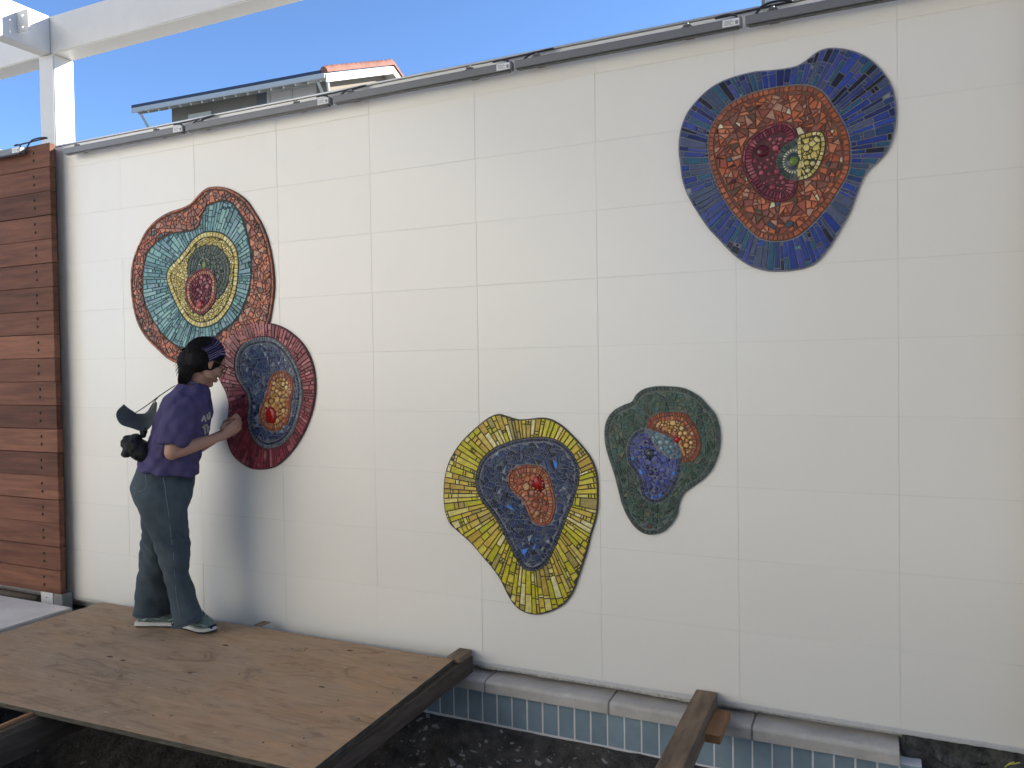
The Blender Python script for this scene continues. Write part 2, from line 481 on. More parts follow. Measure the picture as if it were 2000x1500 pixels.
# front left corner: left edge line meets front edge line
det = ldir.x * (-fdir.y) - ldir.y * (-fdir.x)
tt = ((cf0.x - c00.x) * (-fdir.y) - (cf0.y - c00.y) * (-fdir.x)) / det
c01 = c00 + ldir * tt
corner = [c00, c10, cf1, c01]
org = Vector((c00.x, c00.y, PLY_Z - 0.019))
mb = MB()
nu, nv = 40, 20
def plyp(u, v):
    a = corner[0].lerp(corner[1], u); b = corner[3].lerp(corner[2], u); q = a.lerp(b, v)
    q = Vector((q.x, q.y, 0)) - Vector((org.x, org.y, 0))
    rag = 0.0015
    if v in (0, 1): q.y += rag * fbm(u * 40, v * 9)
    if u in (0, 1): q.x += rag * fbm(v * 30, u * 7)
    return q
vs = []; fs = []
for j in range(nv + 1):
    for i in range(nu + 1):
        q = plyp(i / nu, j / nv); q.z = 0.019 + 0.0012 * fbm(q.x * 1.5, q.y * 1.5); vs.append(q)
for j in range(nv):
    for i in range(nu):
        a = j * (nu + 1) + i; fs.append((a, a + nu + 1, a + nu + 2, a + 1))
mb.add(vs, fs)
loop = [i for i in range(nu + 1)] + [j * (nu + 1) + nu for j in range(1, nv + 1)] + [nv * (nu + 1) + i for i in range(nu - 1, -1, -1)] + [j * (nu + 1) for j in range(nv - 1, 0, -1)]
mb.m = 1
b0 = len(mb.v)
mb.v += [(vs[i].x, vs[i].y, 0.0) for i in loop]
n = len(loop)
for k in range(n):
    mb.f.append([loop[k], loop[(k + 1) % n], b0 + (k + 1) % n, b0 + k]); mb.mi.append(1)
mb.f.append([b0 + k for k in range(n)]); mb.mi.append(1)
ply = mb.build('plywood_platform', [plywood_mat(), M_plyedge])
ply.location = org
tag(ply, 'weathered stained plywood sheet laid over the pit as a platform', 'platform')
M_screw = mat('screw_steel', (0.10, 0.09, 0.08), 0.5, 0.5, metal=0.5)
mb = MB(); mb.tube([(0, 0, 0), (0, 0, 0.0014)], 0.0045, 8); scr = mb.mesh('screw', M_screw)
for (x, y) in ((127, 1213), (75, 1219), (172, 1237), (162, 1241), (596, 1270), (571, 1267), (467, 1317), (736, 1352), (767, 1354), (661, 1368), (628, 1391), (701, 1404), (593, 1442), (514, 1450), (571, 1457), (299, 1398), (334, 1398), (256, 1337), (104, 1321), (836, 1284), (760, 1300), (139, 1349)):
    q = onZ(x, y, PLY_Z); o = link('screw', scr, ply); o.location = (q.x - org.x, q.y - org.y, 0.0192)

M_timber = mat('timber', (0.29, 0.205, 0.13), 0.85, 0.25, col2=(0.11, 0.078, 0.052), vscale=5, stretch=(5, 0.7, 5), bump=0.7, bscale=14, bdist=0.006, detail=6)
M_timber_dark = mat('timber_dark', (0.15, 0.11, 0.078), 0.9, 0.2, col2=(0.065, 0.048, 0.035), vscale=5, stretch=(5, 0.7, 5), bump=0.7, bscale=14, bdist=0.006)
M_cut = mat('fresh_timber', (0.34, 0.18, 0.09), 0.8, 0.25, var=0.2, vscale=5, stretch=(5, 0.7, 5), bump=0.4, bscale=20)
def timber(name, label, a, b, w, h, m, group=None, bev=0.003):
    """bar from a to b; a and b lie on the middle of its top face"""
    a = Vector(a); b = Vector(b); d = b - a; Ln = d.length
    mb = MB(); nn = 16; vs = []; fs = []
    for i in range(nn + 1):
        y = Ln * i / nn
        jx = 0.0012 * fbm(y * 6, w * 50); jz = 0.0012 * fbm(y * 6, w * 50 + 9)
        for (x, z) in ((-w / 2 + bev, 0), (w / 2 - bev, 0), (w / 2, -bev), (w / 2, -h + bev), (w / 2 - bev, -h), (-w / 2 + bev, -h), (-w / 2, -h + bev), (-w / 2, -bev)):
            vs.append((x + jx, y, z + jz))
    for i in range(nn):
        for k in range(8): fs.append((i * 8 + k, i * 8 + (k + 1) % 8, i * 8 + 8 + (k + 1) % 8, i * 8 + 8 + k))
    fs += [tuple(range(8)), tuple(range(nn * 8, nn * 8 + 8))]
    mb.add(vs, fs)
    o = mb.build(name, m)
    o.matrix_world = Matrix.Translation(a) @ d.to_track_quat('Y', 'Z').to_matrix().to_4x4()
    return tag(o, label, 'timber', group)
TZ = 0.0405
t0 = onZ(1380, 1349, TZ); t1 = onZ(1306, 1500, TZ)
dd = (t1 - t0); far = t0.copy(); far.y = -0.012; far = t0 + dd * ((-0.014 - t0.y) / dd.y)
timber('timber_beam', 'weathered square timber resting on the coping against the white wall', far, t0 + dd * ((-1.9 - t0.y) / dd.y), 0.089, 0.0885, M_timber)
timber('timber_beam', 'dark timber joist under the edge of the plywood, its end poking up at the wall',
       (c10.x - 0.012, -0.016, 0.0345), (cf1.x - 0.028, -2.0, 0.0345), 0.089, 0.0835, M_timber_dark)
mb = MB(); mb.box(c10.x - 0.040, c10.x + 0.030, c10.y + 0.004, -0.016, 0.0352, 0.064, 0.003)
tag(mb.build('timber_block', M_timber), 'short brown timber offcut standing at the plywood corner by the wall', 'timber')
wb = onZ(1400, 1432, -0.045)
mb = MB(); mb.box(1.738, 1.80, -0.30, -0.085 + 0.03, -0.047, -0.012, 0.002)
tag(mb.build('timber_wedge', M_cut), 'orange brown wooden offcut lying on the coping beside the square timber', 'timber')
j0 = onZ(85, 1405, 0.0); j1 = onZ(-60, 1468, 0.0)
dd = (j1 - j0)
timber('timber_beam', 'long timber joist with a sawn orange edge emerging from under the plywood', j0 - dd * 1.2 + Vector((0, 0, 0.033)), j0 + dd * 2.0 + Vector((0, 0, 0.033)), 0.045, 0.14, M_timber_dark)
timber('timber_strip', 'thin fresh orange timber strip nailed along the top of the joist', j0 + dd * 0.02 + Vector((-0.012, 0.002, 0.0455)), j0 + dd * 2.0 + Vector((-0.012, 0.002, 0.0455)), 0.018, 0.0115, M_cut, bev=0.001)
a = onZ(500, 1221, PLY_Z); b = onZ(524, 1219, PLY_Z)
mb = MB(); mb.box(a.x, b.x, a.y - 0.018, a.y + 0.06, PLY_Z + 0.0015, PLY_Z + 0.007, 0.001)
tag(mb.build('timber_shim', M_timber), 'small brown wooden shim lying at the back edge of the plywood', 'timber')

# ---------------------------------------------------------------- wooden screen
M_ipe = mat('hardwood', (0.22, 0.096, 0.056), 0.62, 0.14, col2=(0.10, 0.044, 0.028), vscale=2.4, stretch=(0.9, 6, 11), bump=0.25, bscale=16, bdist=0.003, objrand=0.38, detail=7)
M_bolt = mat('bronze_bolt', (0.035, 0.022, 0.016), 0.6, 0.3)
scr_x1 = onY(118, 700, -0.056).x
screen = thing('wooden_screen', 'screen of dark red brown horizontal hardwood boards fixed with bolts', 'screen', (-2.5, -0.075, 0.042))
screen_l = 3.1
mb = MB(); mb.box(scr_x1 - 0.19 + 2.5, scr_x1 - 0.06 + 2.5, 0.021, 0.068, 0.0, 2.84, 0.003); mb.build('post', mat('post_dark', (0.05, 0.035, 0.028), 0.8, 0.2), screen)
mb = MB(); mb.box(-screen_l, 0, -0.019, 0.019, 0.0, 0.1475, 0.002); bm_ = mb.mesh('board', M_ipe)
mb = MB(); mb.ellipsoid((0, 0, 0), (0.0095, 0.005, 0.0095), seg=10, rings=6); bolt = mb.mesh('bolt', M_bolt)
for p in bolt.polygons: p.use_smooth = True
for k in range(19):
    b = link('board', bm_, screen)
    b.location = (scr_x1 + 2.5 + rnd.uniform(-.002, .002), rnd.uniform(-.0015, .0015), k * 0.1502 + rnd.uniform(-.0008, .0008))
    for dx in (-0.155, -1.37, -2.6):
        for dz in (0.05, 0.1):
            o = link('bolt', bolt, b); o.location = (dx + rnd.uniform(-.003, .003), -0.0195, dz + 0.0 + rnd.uniform(-.002, .002))
def second_screen():
    r2 = thing('wooden_screen', 'screen of hardwood boards at the far end of the tiled wall beyond the blue mosaic', 'screen', (2.90, -0.03, 0.042))
    for k in range(19):
        b = link('board', bm_, r2); b.location = (screen_l, 0, k * 0.1502)
second_screen()
# steel foot of the screen
M_white = mat('white_paint', (0.76, 0.755, 0.735), 0.35, 0.5, var=0.02, vscale=8, bump=0.06, bscale=30, bdist=0.002)
mb = MB(); mb.box(onY(80, 1170, -0.088).x, onY(103, 1170, -0.088).x, -0.088, -0.006, -0.09, 0.0405, 0.002)
foot = tag(mb.build('footing_block', M_white), 'white painted steel foot under the end of the wooden screen', 'post foot')
mb = MB(); mb.ellipsoid((onY(91, 1167, -0.088).x, -0.088, onY(91, 1167, -0.088).z), (0.005, 0.003, 0.005), seg=10, rings=6)
mb.build('bolt', M_bolt, foot)
mb = MB(); mb.box(onY(104, 1170, -0.088).x, scr_x1 - 0.004, -0.086, -0.012, -0.09, 0.038, 0.003)  # grey block: shade on the white foot's side put into its colour
tag(mb.build('shaded_foot_side', mat('foot_shade_grey', (0.30, 0.30, 0.29), 0.9, 0.2, var=0.2, vscale=12, bump=0.6, bscale=50)), 'grey block coloured as the shaded side of the white steel foot', 'foot_shade_grey')
mb = MB(); mb.tube([(-5.3, -0.055, -0.025), (-4, -0.055, -0.02), (-2.62, -0.055, -0.03)], 0.028, 12)
tag(mb.build('drain_pipe', mat('pipe_brown', (0.16, 0.13, 0.10), 0.6, 0.4, var=0.3, vscale=6), smooth=True), 'dirty brown pipe lying in the gap under the wooden screen', 'pipe')

# ---------------------------------------------------------------- linear wall lights along the top
M_bar = mat('bar_grey', (0.165, 0.168, 0.17), 0.45, 0.5, var=0.05, vscale=12)
M_lens = mat('bar_lens', (0.05, 0.05, 0.055), 0.25, 0.5)
M_label = mat('paper_label', (0.78, 0.78, 0.76), 0.5, 0.4)
M_print = mat('label_print', (0.25, 0.25, 0.25), 0.6)
M_steel = mat('clip_steel', (0.16, 0.16, 0.16), 0.5, 0.5, metal=0.3)
M_cable = mat('black_cable', (0.015, 0.015, 0.017), 0.5, 0.5)
BAR_L = 1.012
def bar_parts():
    P = {}
    mb = MB(); prof = [(-0.072, 0.0), (-0.072, 0.033), (-0.068, 0.037), (-0.045, 0.037), (-0.041, 0.033), (-0.041, 0.0)]
    mb.prism_x(prof, 0, BAR_L); P['housing'] = mb.mesh('housing', M_bar)
    mb = MB(); mb.box(0.012, BAR_L - 0.012, -0.068, -0.045, -0.006, -0.0005, 0.001); P['lens'] = mb.mesh('lens', M_lens)
    mb = MB(); mb.box(BAR_L - 0.075, BAR_L - 0.008, -0.0732, -0.0722, 0.004, 0.0335); P['label'] = mb.mesh('label', M_label)
    mb = MB()
    for i, (w, z) in enumerate(((0.034, 0.026), (0.042, 0.021), (0.028, 0.016), (0.038, 0.011))):
        mb.box(BAR_L - 0.069, BAR_L - 0.069 + w, -0.0738, -0.0734, z - 0.001, z + 0.001)
    mb.box(BAR_L - 0.024, BAR_L - 0.012, -0.0738, -0.0734, 0.009, 0.024); P['print'] = mb.mesh('print', M_print)
    mb = MB(); mb.box(-0.022, 0.022, -0.066, 0.002, 0.0375, 0.042, 0.001); mb.box(-0.02, 0.02, -0.002, 0.0018, 0.01, 0.037, 0.001)
    mb.box(-0.016, 0.016, -0.070, -0.050, 0.0425, 0.050, 0.002); mb.tube([(0.0, -0.060, 0.05), (0.0, -0.060, 0.056)], 0.006, 8)
    P['clip'] = mb.mesh('mounting_clip', M_steel)
    return P
BP = bar_parts()
def light_bar(x, label, cable_l=True, cable_r=True, z=2.812):
    o = link('light_bar', BP['housing']); o.location = (x, 0, z)
    tag(o, label, 'light bar', 'wall washer bars along the top of the wall')
    link('lens', BP['lens'], o)
    lb = link('label', BP['label'], o); link('print', BP['print'], lb)
    for cx in (0.105, 0.79):
        c = link('mounting_clip', BP['clip'], o); c.location = (cx, 0, 0)
    if cable_r:
        mb = MB()
        s = rnd.uniform(-.01, .01)
        pts = [(BAR_L - 0.015, -0.055, 0.030), (BAR_L - 0.03, -0.052, 0.052 + s * .3), (BAR_L - 0.07, -0.045, 0.062 + s * .3), (BAR_L - 0.11, -0.03, 0.066), (BAR_L - 0.02, -0.016, 0.0745), (BAR_L + 0.10, -0.016, 0.078), (BAR_L + 0.19, -0.02, 0.0785), (BAR_L + 0.15, -0.04, 0.072 + s), (BAR_L + 0.085, -0.05, 0.062 + s), (BAR_L + 0.045, -0.055, 0.03)]
        mb.tube(smooth_pts(pts, 5), 0.0048, 6); mb.build('power_cable', M_cable, o, smooth=True)
    return o
def smooth_pts(pts, n=6):
    P = [Vector(p) for p in pts]; out = []
    for i in range(len(P) - 1):
        a, b, c, d = P[max(i - 1, 0)], P[i], P[i + 1], P[min(i + 2, len(P) - 1)]
        for k in range(n):
            t = k / n
            out.append(0.5 * ((2 * b) + (c - a) * t + (2 * a - 5 * b + 4 * c - d) * t * t + (3 * b - a - 3 * c + d) * t ** 3))
    out.append(P[-1]); return out
bx0 = [-2.236, -1.204, -0.171, 0.858, 1.886, 2.92]
bl = ['grey linear light bar starting beside the wooden screen', 'grey linear light bar below the left part of the house eave',
      'grey linear light bar below the house gable', 'grey linear light bar with only blue sky above it, next after the house gable',
      'grey linear light bar above the blue and orange mosaic', 'grey linear light bar beyond the blue and orange mosaic']
for x, l in zip(bx0, bl): light_bar(x, l)
o = light_bar(-3.56, 'grey linear light bar mounted over the top board of the wooden screen'); o.location.y = -0.075; o.location.z = 2.845

# ---------------------------------------------------------------- white steel frame
M_steelw = mat('frame_paint', (0.60, 0.60, 0.575), 0.4, 0.4, var=0.03, vscale=8, bump=0.06, bscale=30, bdist=0.002)
frame = thing('pergola', 'white painted steel pergola with its post standing behind the wall', 'pergola', (-2.77, 0.27, -0.08))
def fbox(name, x0, x1, y0, y1, z0, z1, bev=0.006):
    mb = MB(); mb.box(x0 + 2.77, x1 + 2.77, y0 - 0.27, y1 - 0.27, z0 + 0.08, z1 + 0.08, bev)
    o = mb.build(name, M_steelw, frame); return o
fbox('post', -2.847, -2.695, 0.20, 0.35, -0.085, 3.612)
main = fbox('long_beam', -9.0, 6.5, 0.201, 0.349, 3.6125, 3.868)
Xf = onY(98, 60, 0.2).x
fbox('sky_blocking_deck', -1.6, 8.5, -6.0, -1.7, 3.875, 3.93, 0.01)  # unseen deck, added to block sky light from above
cross = fbox('cross_beam', Xf - 0.102, Xf, -3.2, 0.2005, 3.613, 3.8675)
B = onX(34, 24, Xf); Fz = onY(56, 18.5, B.y)
mb = MB()
w = Fz.x - Xf; z1 = B.z; z0 = onX(34.5, 64, Xf).z
hole = 0.0075
# plate with two holes: built from bars round the openings
zs_ = [z0, z0 + 0.030 - hole, z0 + 0.030 + hole, z1 - 0.030 - hole, z1 - 0.030 + hole, z1]
xs_ = [0, w * 0.52 - hole, w * 0.52 + hole, w]
for i in range(5):
    for k in range(3):
        if k == 1 and i in (1, 3): continue
        mb.box(Xf + xs_[k] + 2.77, Xf + xs_[k + 1] + 2.77, B.y - 0.27 - 0.005, B.y - 0.27 + 0.005, zs_[i] + 0.08, zs_[i + 1] + 0.08)
bm = bmesh.new(); me = mb.mesh('tmp'); bm.from_mesh(me); bmesh.ops.remove_doubles(bm, verts=bm.verts[:], dist=1e-5)
seen = {}
for f in bm.faces:
    k = tuple(sorted(v.index for v in f.verts)); seen.setdefault(k, []).append(f)
bmesh.ops.delete(bm, geom=[f for fl in seen.values() if len(fl) > 1 for f in fl], context='FACES')
mb = MB(); mb.bm(bm); mb.build('fixing_plate', M_steelw, cross)

# ---------------------------------------------------------------- house behind the wall
K = (12 + 3.4051) / (6 + 3.4051)
def far(p): return CAM + (p - CAM) * K
A = far(onY(260, 212, 6)); Bq = far(CAM + (onY(635, 143, 6) - CAM) * 1.0194)
hd = Vector((Bq.x - A.x, Bq.y - A.y, 0)); HL = hd.length; hrz = atan2(hd.y, hd.x)
EZ = A.z
gz0 = -0.08
house = thing('house', 'grey two storey house with white eaves and terracotta ridge tiles behind the wall', 'house', (A.x, A.y, gz0), hrz)
eh = EZ - gz0                                       # eave height in the house frame; x along eave, y into depth
M_hgrey = mat('house_grey', (0.20, 0.20, 0.185), 0.85, 0.2, var=0.05, vscale=3, bump=0.2, bscale=40)
M_hcream = mat('house_cream', (0.22, 0.195, 0.15), 0.9, 0.2, var=0.05, vscale=3)
M_hwhite = mat('house_trim', (0.48, 0.49, 0.465), 0.6, 0.3)
M_terra = mat('terracotta', (0.22, 0.10, 0.072), 0.8, 0.3, var=0.2, vscale=5, objrand=0.15)
M_dark = mat('roof_edge_dark', (0.03, 0.035, 0.06), 0.5, 0.5)
RISE, RUN = 1.28, 3.2
ov, ovs = 0.62, 0.75
sl = RISE / RUN
wx0, wx1 = ovs, HL - 0.35
mb = MB()
# walls as a gabled prism
y0, y1 = ov, 2 * RUN - ov
prof = [(y0, 0), (y1, 0), (y1, eh + sl * ov - 0.14), (RUN, eh + RISE - 0.16), (y0, eh + sl * ov - 0.14)]
n = len(prof)
mb.add([(wx0, y, z) for y, z in prof] + [(wx1, y, z) for y, z in prof], [(0, 4, 3, 2, 1)] + [(i, (i + 1) % n, (i + 1) % n + n, i + n) for i in range(n)])
mb.m = 1; mb.add([(wx1, y, z) for y, z in prof], [(0, 1, 2, 3, 4)])
mb.build('wall', [M_hgrey, M_hcream], house)
roof = None
mb = MB()
th = 0.09
for s in (0, 1):
    pr_ = [(-0.0, eh), (RUN, eh + RISE), (RUN, eh + RISE - th), (0.0, eh - th)]
    if s: pr_ = [(2 * RUN - y, z) for y, z in pr_]
    mb.prism_x(pr_, 0, HL - 0.0)
roof = mb.build('roof', M_hwhite, house)
mb = MB(); mb.prism_x([(-0.03, eh + 0.004), (0.62, eh + 0.62 * sl + 0.012), (0.62, eh + 0.62 * sl + 0.08), (-0.03, eh + 0.085)], -0.03, HL - 0.12)
mb.build('solar_panel', M_dark, roof)
mb = MB(); mb.box(-0.02, HL + 0.01, -0.055, -0.004, eh - 0.13, eh - 0.002, 0.01); mb.build('gutter', M_hwhite, roof)
for i in range(17):
    x = 0.12 + i * (HL - 0.3) / 16
    mb = MB(); mb.prism_x([(0.0, eh - th - 0.004), (0.66, eh - th - 0.004 + 0.66 * sl), (0.66, eh - th - 0.09 + 0.66 * sl), (0.04, eh - th - 0.08)], x, x + 0.05)
    mb.build('rafter_tail', M_hwhite, roof)
# barge board and rake tiles on the sunlit gable
mb = MB()
mb.prism_x([(0, eh - 0.02), (RUN, eh + RISE - 0.02), (RUN, eh + RISE - 0.22), (0, eh - 0.22)], HL + 0.001, HL + 0.04)
mb.build('barge_board', M_hwhite, roof)
mb = MB(); mb.prism_x([(2 * RUN, eh - 0.02), (RUN, eh + RISE - 0.02), (RUN, eh + RISE - 0.22), (2 * RUN, eh - 0.22)], HL + 0.001, HL + 0.04)
mb.build('barge_board', M_hwhite, roof)
seg = hypot(RUN, RISE); ang = math.atan2(RISE, RUN)
mb = MB(); vs = []; fs = []
tl = seg / 15 + 0.03
for i in range(2):
    for k in range(9):
        t = pi * k / 8
        vs.append((0.11 * cos(t), tl * i, 0.17 * sin(t) * (1.0 if i else 0.82) + 0.0))
for k in range(8): fs.append((k, k + 1, k + 10, k + 9))
fs += [tuple(range(9)), tuple(range(17, 8, -1)), (0, 9, 17, 8)]
mb.add(vs, fs); rt = mb.mesh('rake_tile', M_terra)
for s in (0, 1):
    for i in range(15):
        u = i / 15
        o = link('rake_tile', rt, roof)
        y = RUN * u; z = eh + RISE * u + 0.02
        o.location = (HL - 0.03, y if not s else 2 * RUN - y, z); o.rotation_euler = (ang if not s else pi - ang, 0, 0) if not s else (ang, 0, pi)
# knee braces
for x in (0.22, HL - 0.25):
    mb = MB(); mb.tube([(x, 0.05, eh - 0.16), (x + 0.0, ov + 0.02, eh - 0.85)], 0.045, 4); mb.build('brace', M_hwhite, house)
mb = MB(); mb.tube([(HL + 0.02, 0.08, eh - 0.2), (wx1 + 0.02, ov + 0.1, eh - 0.8)], 0.04, 4); mb.build('brace', M_hwhite, house)
# window under the eave
def hpt(px_, py_):
    d = ray(px_, py_); Rm = Matrix.Rotation(-hrz, 3, 'Z')
    o_ = Rm @ (CAM - Vector((A.x, A.y, gz0))); q = Rm @ d
    t = (ov - o_.y) / q.y; return o_ + q * t
wa = hpt(523, 175); wb_ = hpt(619, 160)
x0_, x1_, zt = wa.x, wb_.x, (wa.z + wb_.z) / 2 - 0.0
mb = MB()
mb.box(x0_, x1_, ov - 0.05, ov - 0.001, zt - 0.10, zt, 0.006); mb.box(x0_, x0_ + 0.1, ov - 0.05, ov - 0.001, zt - 1.4, zt - 0.101, 0.006)
mb.box(x1_ - 0.1, x1_, ov - 0.05, ov - 0.001, zt - 1.4, zt - 0.101, 0.006); mb.box((x0_ + x1_) / 2 - 0.03, (x0_ + x1_) / 2 + 0.03, ov - 0.045, ov - 0.001, zt - 1.4, zt - 0.101, 0.004)
win = mb.build('window', M_hwhite, house)
mb = MB(); mb.box(x0_ + 0.101, (x0_ + x1_) / 2 - 0.031, ov - 0.02, ov - 0.003, zt - 1.4, zt - 0.102); mb.box((x0_ + x1_) / 2 + 0.031, x1_ - 0.101, ov - 0.02, ov - 0.003, zt - 1.4, zt - 0.102)
mb.build('blind', mat('blind_white', (0.5, 0.51, 0.5), 0.4, 0.5), win)
sa = hpt(502, 182); mb = MB(); mb.box(sa.x, x0_ - 0.01, ov - 0.03, ov - 0.001, zt - 1.4, zt - 0.03, 0.005)
mb.build('shutter', mat('shutter_slate', (0.10, 0.12, 0.15), 0.5), house)
va = hpt(370, 224); vb = hpt(415, 218)
mb = MB(); mb.box(va.x, vb.x, ov - 0.06, ov - 0.001, va.z - 0.9, (va.z + vb.z) / 2, 0.01); mb.build('vent_box', M_hwhite, house)

# second house, only the corner of its gable rises over the wall
p2 = far(onY(1480, 2, 6))
house2 = thing('house', 'pale house whose corner just shows above the wall over the blue mosaic', 'house', (p2.x, p2.y, gz0))
hz = p2.z - gz0
mb = MB(); mb.box(0.12, 7.0, 0.2, 6.0, 0, hz + 0.8); mb.build('wall', mat('house_pale', (0.42, 0.44, 0.44), 0.85, 0.2, var=0.04, vscale=3), house2)
mb = MB(); mb.prism_x([(-0.1, hz + 0.75), (3.1, hz + 2.0), (6.3, hz + 0.75), (6.3, hz + 0.85), (3.1, hz + 2.1), (-0.1, hz + 0.85)], -0.2, 7.3)
mb.build('roof', M_terra, house2)
mb = MB(); mb.box(0.05, 0.11, 0.12, 0.19, hz - 1.5, hz + 0.74, 0.01); mb.build('corner_trim', M_hcream, house2)

# unseen white house, placed so its sunny front bounces light onto the tiled wall
nh = thing('bounce_light_house', 'unseen white stucco house placed across the courtyard to bounce sunlight onto the tiled wall', 'house', (-5.4, -8.9, -0.08), radians(53))
M_stucco = mat('white_stucco', (0.83, 0.785, 0.70), 0.9, 0.2, var=0.03, vscale=2, bump=0.3, bscale=30)
mb = MB(); mb.box(-6, 0, -4.6, 4.6, 0.0, 7.6); mb.build('wall', M_stucco, nh)
mb = MB(); mb.prism_x([(-5.0, 7.61), (0.0, 9.2), (5.0, 7.61), (5.0, 7.75), (0.0, 9.35), (-5.0, 7.75)], -6.4, 0.15); mb.build('roof', M_terra, nh)
for yy in (-3.2, 3.2):
    for zz in (0.9, 4.2):
        mb = MB(); mb.box(0.002, 0.05, yy - 0.6, yy + 0.6, zz, zz + 1.3, 0.008)
        f_ = mb.build('window', M_hwhite, nh)
        mb = MB(); mb.box(0.051, 0.06, yy - 0.5, yy + 0.5, zz + 0.1, zz + 1.2); mb.build('pane', mat('window_glass', (0.05, 0.06, 0.07), 0.08, 0.6), f_)

# unseen brown shingled house behind the camera, added to block the front sky
bh = thing('sky_blocking_house', 'unseen dark brown shingled house added opposite the white wall to block sky light', 'house', (3.0, -9.0, -0.08))
M_shingle = mat('brown_shingle', (0.06, 0.045, 0.035), 0.85, 0.2, var=0.2, vscale=4, bump=0.4, bscale=20)
mb = MB(); mb.box(-1.8, 9, -6, 0, 0, 5.8); mb.build('wall', M_shingle, bh)
mb = MB(); mb.prism_x([(-6.5, 5.81), (-3, 7.6), (0.5, 5.81), (0.5, 5.95), (-3, 7.75), (-6.5, 5.95)], -2.2, 9.4); mb.build('roof', M_dark, bh)

# ---------------------------------------------------------------- mosaics
MR = random.Random(21)
def glaze(name, col, rough=0.36):
    return mat('glaze_' + name, col, rough, 0.35, var=0.22, vscale=45, bump=0.12, bscale=60, bdist=0.002, detail=2)
PAL = {
 'cobalt': [(.018,.042,.225), (.026,.058,.29), (.012,.022,.11), (.036,.056,.19), (.05,.075,.14), (.02,.05,.15), (.009,.012,.03), (.045,.062,.26), (.07,.09,.16), (.02,.09,.16)],
 'orange': [(.44,.125,.055), (.34,.085,.045), (.25,.075,.05), (.50,.18,.09), (.20,.085,.06), (.29,.12,.08), (.42,.22,.15), (.16,.06,.04)],
 'orangeborder': [(.36,.10,.045), (.29,.085,.045), (.23,.085,.05), (.42,.13,.06)],
 'crimson': [(.21,.028,.05), (.16,.025,.045), (.27,.05,.075), (.12,.03,.045), (.32,.09,.11)],
 'rose': [(.24,.040,.055), (.17,.025,.04), (.32,.085,.095), (.13,.022,.032), (.38,.13,.135), (.28,.05,.06), (.20,.055,.06)],
 'lemon': [(.56,.46,.13), (.62,.53,.20), (.50,.39,.10), (.66,.58,.28)],
 'gold': [(.52,.45,.025), (.58,.49,.06), (.64,.55,.17), (.56,.40,.055), (.46,.31,.05), (.44,.41,.02), (.68,.60,.27), (.34,.27,.08), (.56,.42,.09)],
 'teal': [(.14,.30,.30), (.10,.235,.245), (.18,.36,.33), (.13,.235,.27), (.085,.19,.21), (.22,.38,.37), (.15,.27,.32), (.07,.16,.165)],
 'navy': [(.014,.026,.075), (.020,.040,.115), (.032,.050,.10), (.010,.015,.035), (.045,.065,.12), (.02,.050,.13), (.07,.09,.125)],
 'navyborder': [(.014,.020,.05), (.02,.028,.07), (.035,.05,.085), (.025,.04,.06)],
 'denim': [(.03,.05,.15), (.05,.08,.17), (.022,.03,.075), (.08,.11,.17), (.035,.07,.15), (.11,.14,.19)],
 'slate': [(.14,.17,.18), (.10,.125,.15), (.18,.205,.21)],
 'green': [(.045,.095,.062), (.030,.070,.045), (.065,.12,.085), (.024,.045,.034), (.075,.105,.08), (.05,.11,.095), (.10,.12,.07)],
 'greenborder': [(.060,.080,.066), (.048,.066,.054), (.075,.095,.08), (.04,.055,.048)],
 'bottle': [(.035,.07,.05), (.05,.085,.07), (.025,.045,.038), (.08,.10,.09)],
 'ember': [(.42,.12,.05), (.50,.21,.075), (.34,.09,.05), (.46,.27,.14), (.36,.15,.10)],
 'violet': [(.055,.07,.27), (.08,.095,.33), (.045,.05,.18), (.10,.12,.30), (.03,.035,.11)],
 'aqua': [(.12,.21,.24), (.17,.28,.30), (.09,.16,.20), (.22,.32,.33)],
 'amber': [(.55,.33,.10), (.62,.42,.17), (.46,.24,.07), (.64,.48,.25)],
}
def pmat(pal, k): return glaze('%s_%d' % (pal, k), PAL[pal][k])
ACC = {'white': glaze('white', (.66,.66,.62)), 'silver': glaze('silver', (.26,.29,.33), 0.25), 'black': glaze('black', (.012,.012,.014)),
       'turq': glaze('turquoise', (.07,.40,.42)), 'brightblue': glaze('bright_blue', (.04,.20,.62)), 'redgem': glaze('red_gem', (.30,.012,.010), 0.12),
       'darkred': glaze('dark_red', (.09,.012,.02), 0.15), 'greeneye': glaze('green_eye', (.13,.20,.035), 0.12), 'cream': glaze('cream', (.62,.56,.36)),
       'gunmetal': glaze('gunmetal', (.05,.065,.08), 0.15), 'pinkbead': glaze('pink_bead', (.42,.10,.13), 0.15), 'pearl': glaze('pearl', (.22,.26,.30), 0.25),
       'violetbead': glaze('violet_bead', (.16,.19,.42), 0.15), 'goldbead': glaze('gold_bead', (.60,.38,.12), 0.15), 'brown': glaze('brown', (.10,.06,.035))}
def zoomcurve(pts, ox, oy, sc, n=220):
    W = []
    for x, y in pts:
        q = onY(ox + x / sc, oy + y / sc, -0.014); W.append((q.x, q.z))
    out = []; m = len(W); per = max(2, n // m)
    for i in range(m):
        a, b, c, d = W[i - 1], W[i], W[(i + 1) % m], W[(i + 2) % m]
        for k in range(per):
            t = k / per
            out.append(tuple(0.5 * (2 * b[e] + (c[e] - a[e]) * t + (2 * a[e] - 5 * b[e] + 4 * c[e] - d[e]) * t * t + (3 * b[e] - a[e] - 3 * c[e] + d[e]) * t ** 3) for e in (0, 1)))
    return out
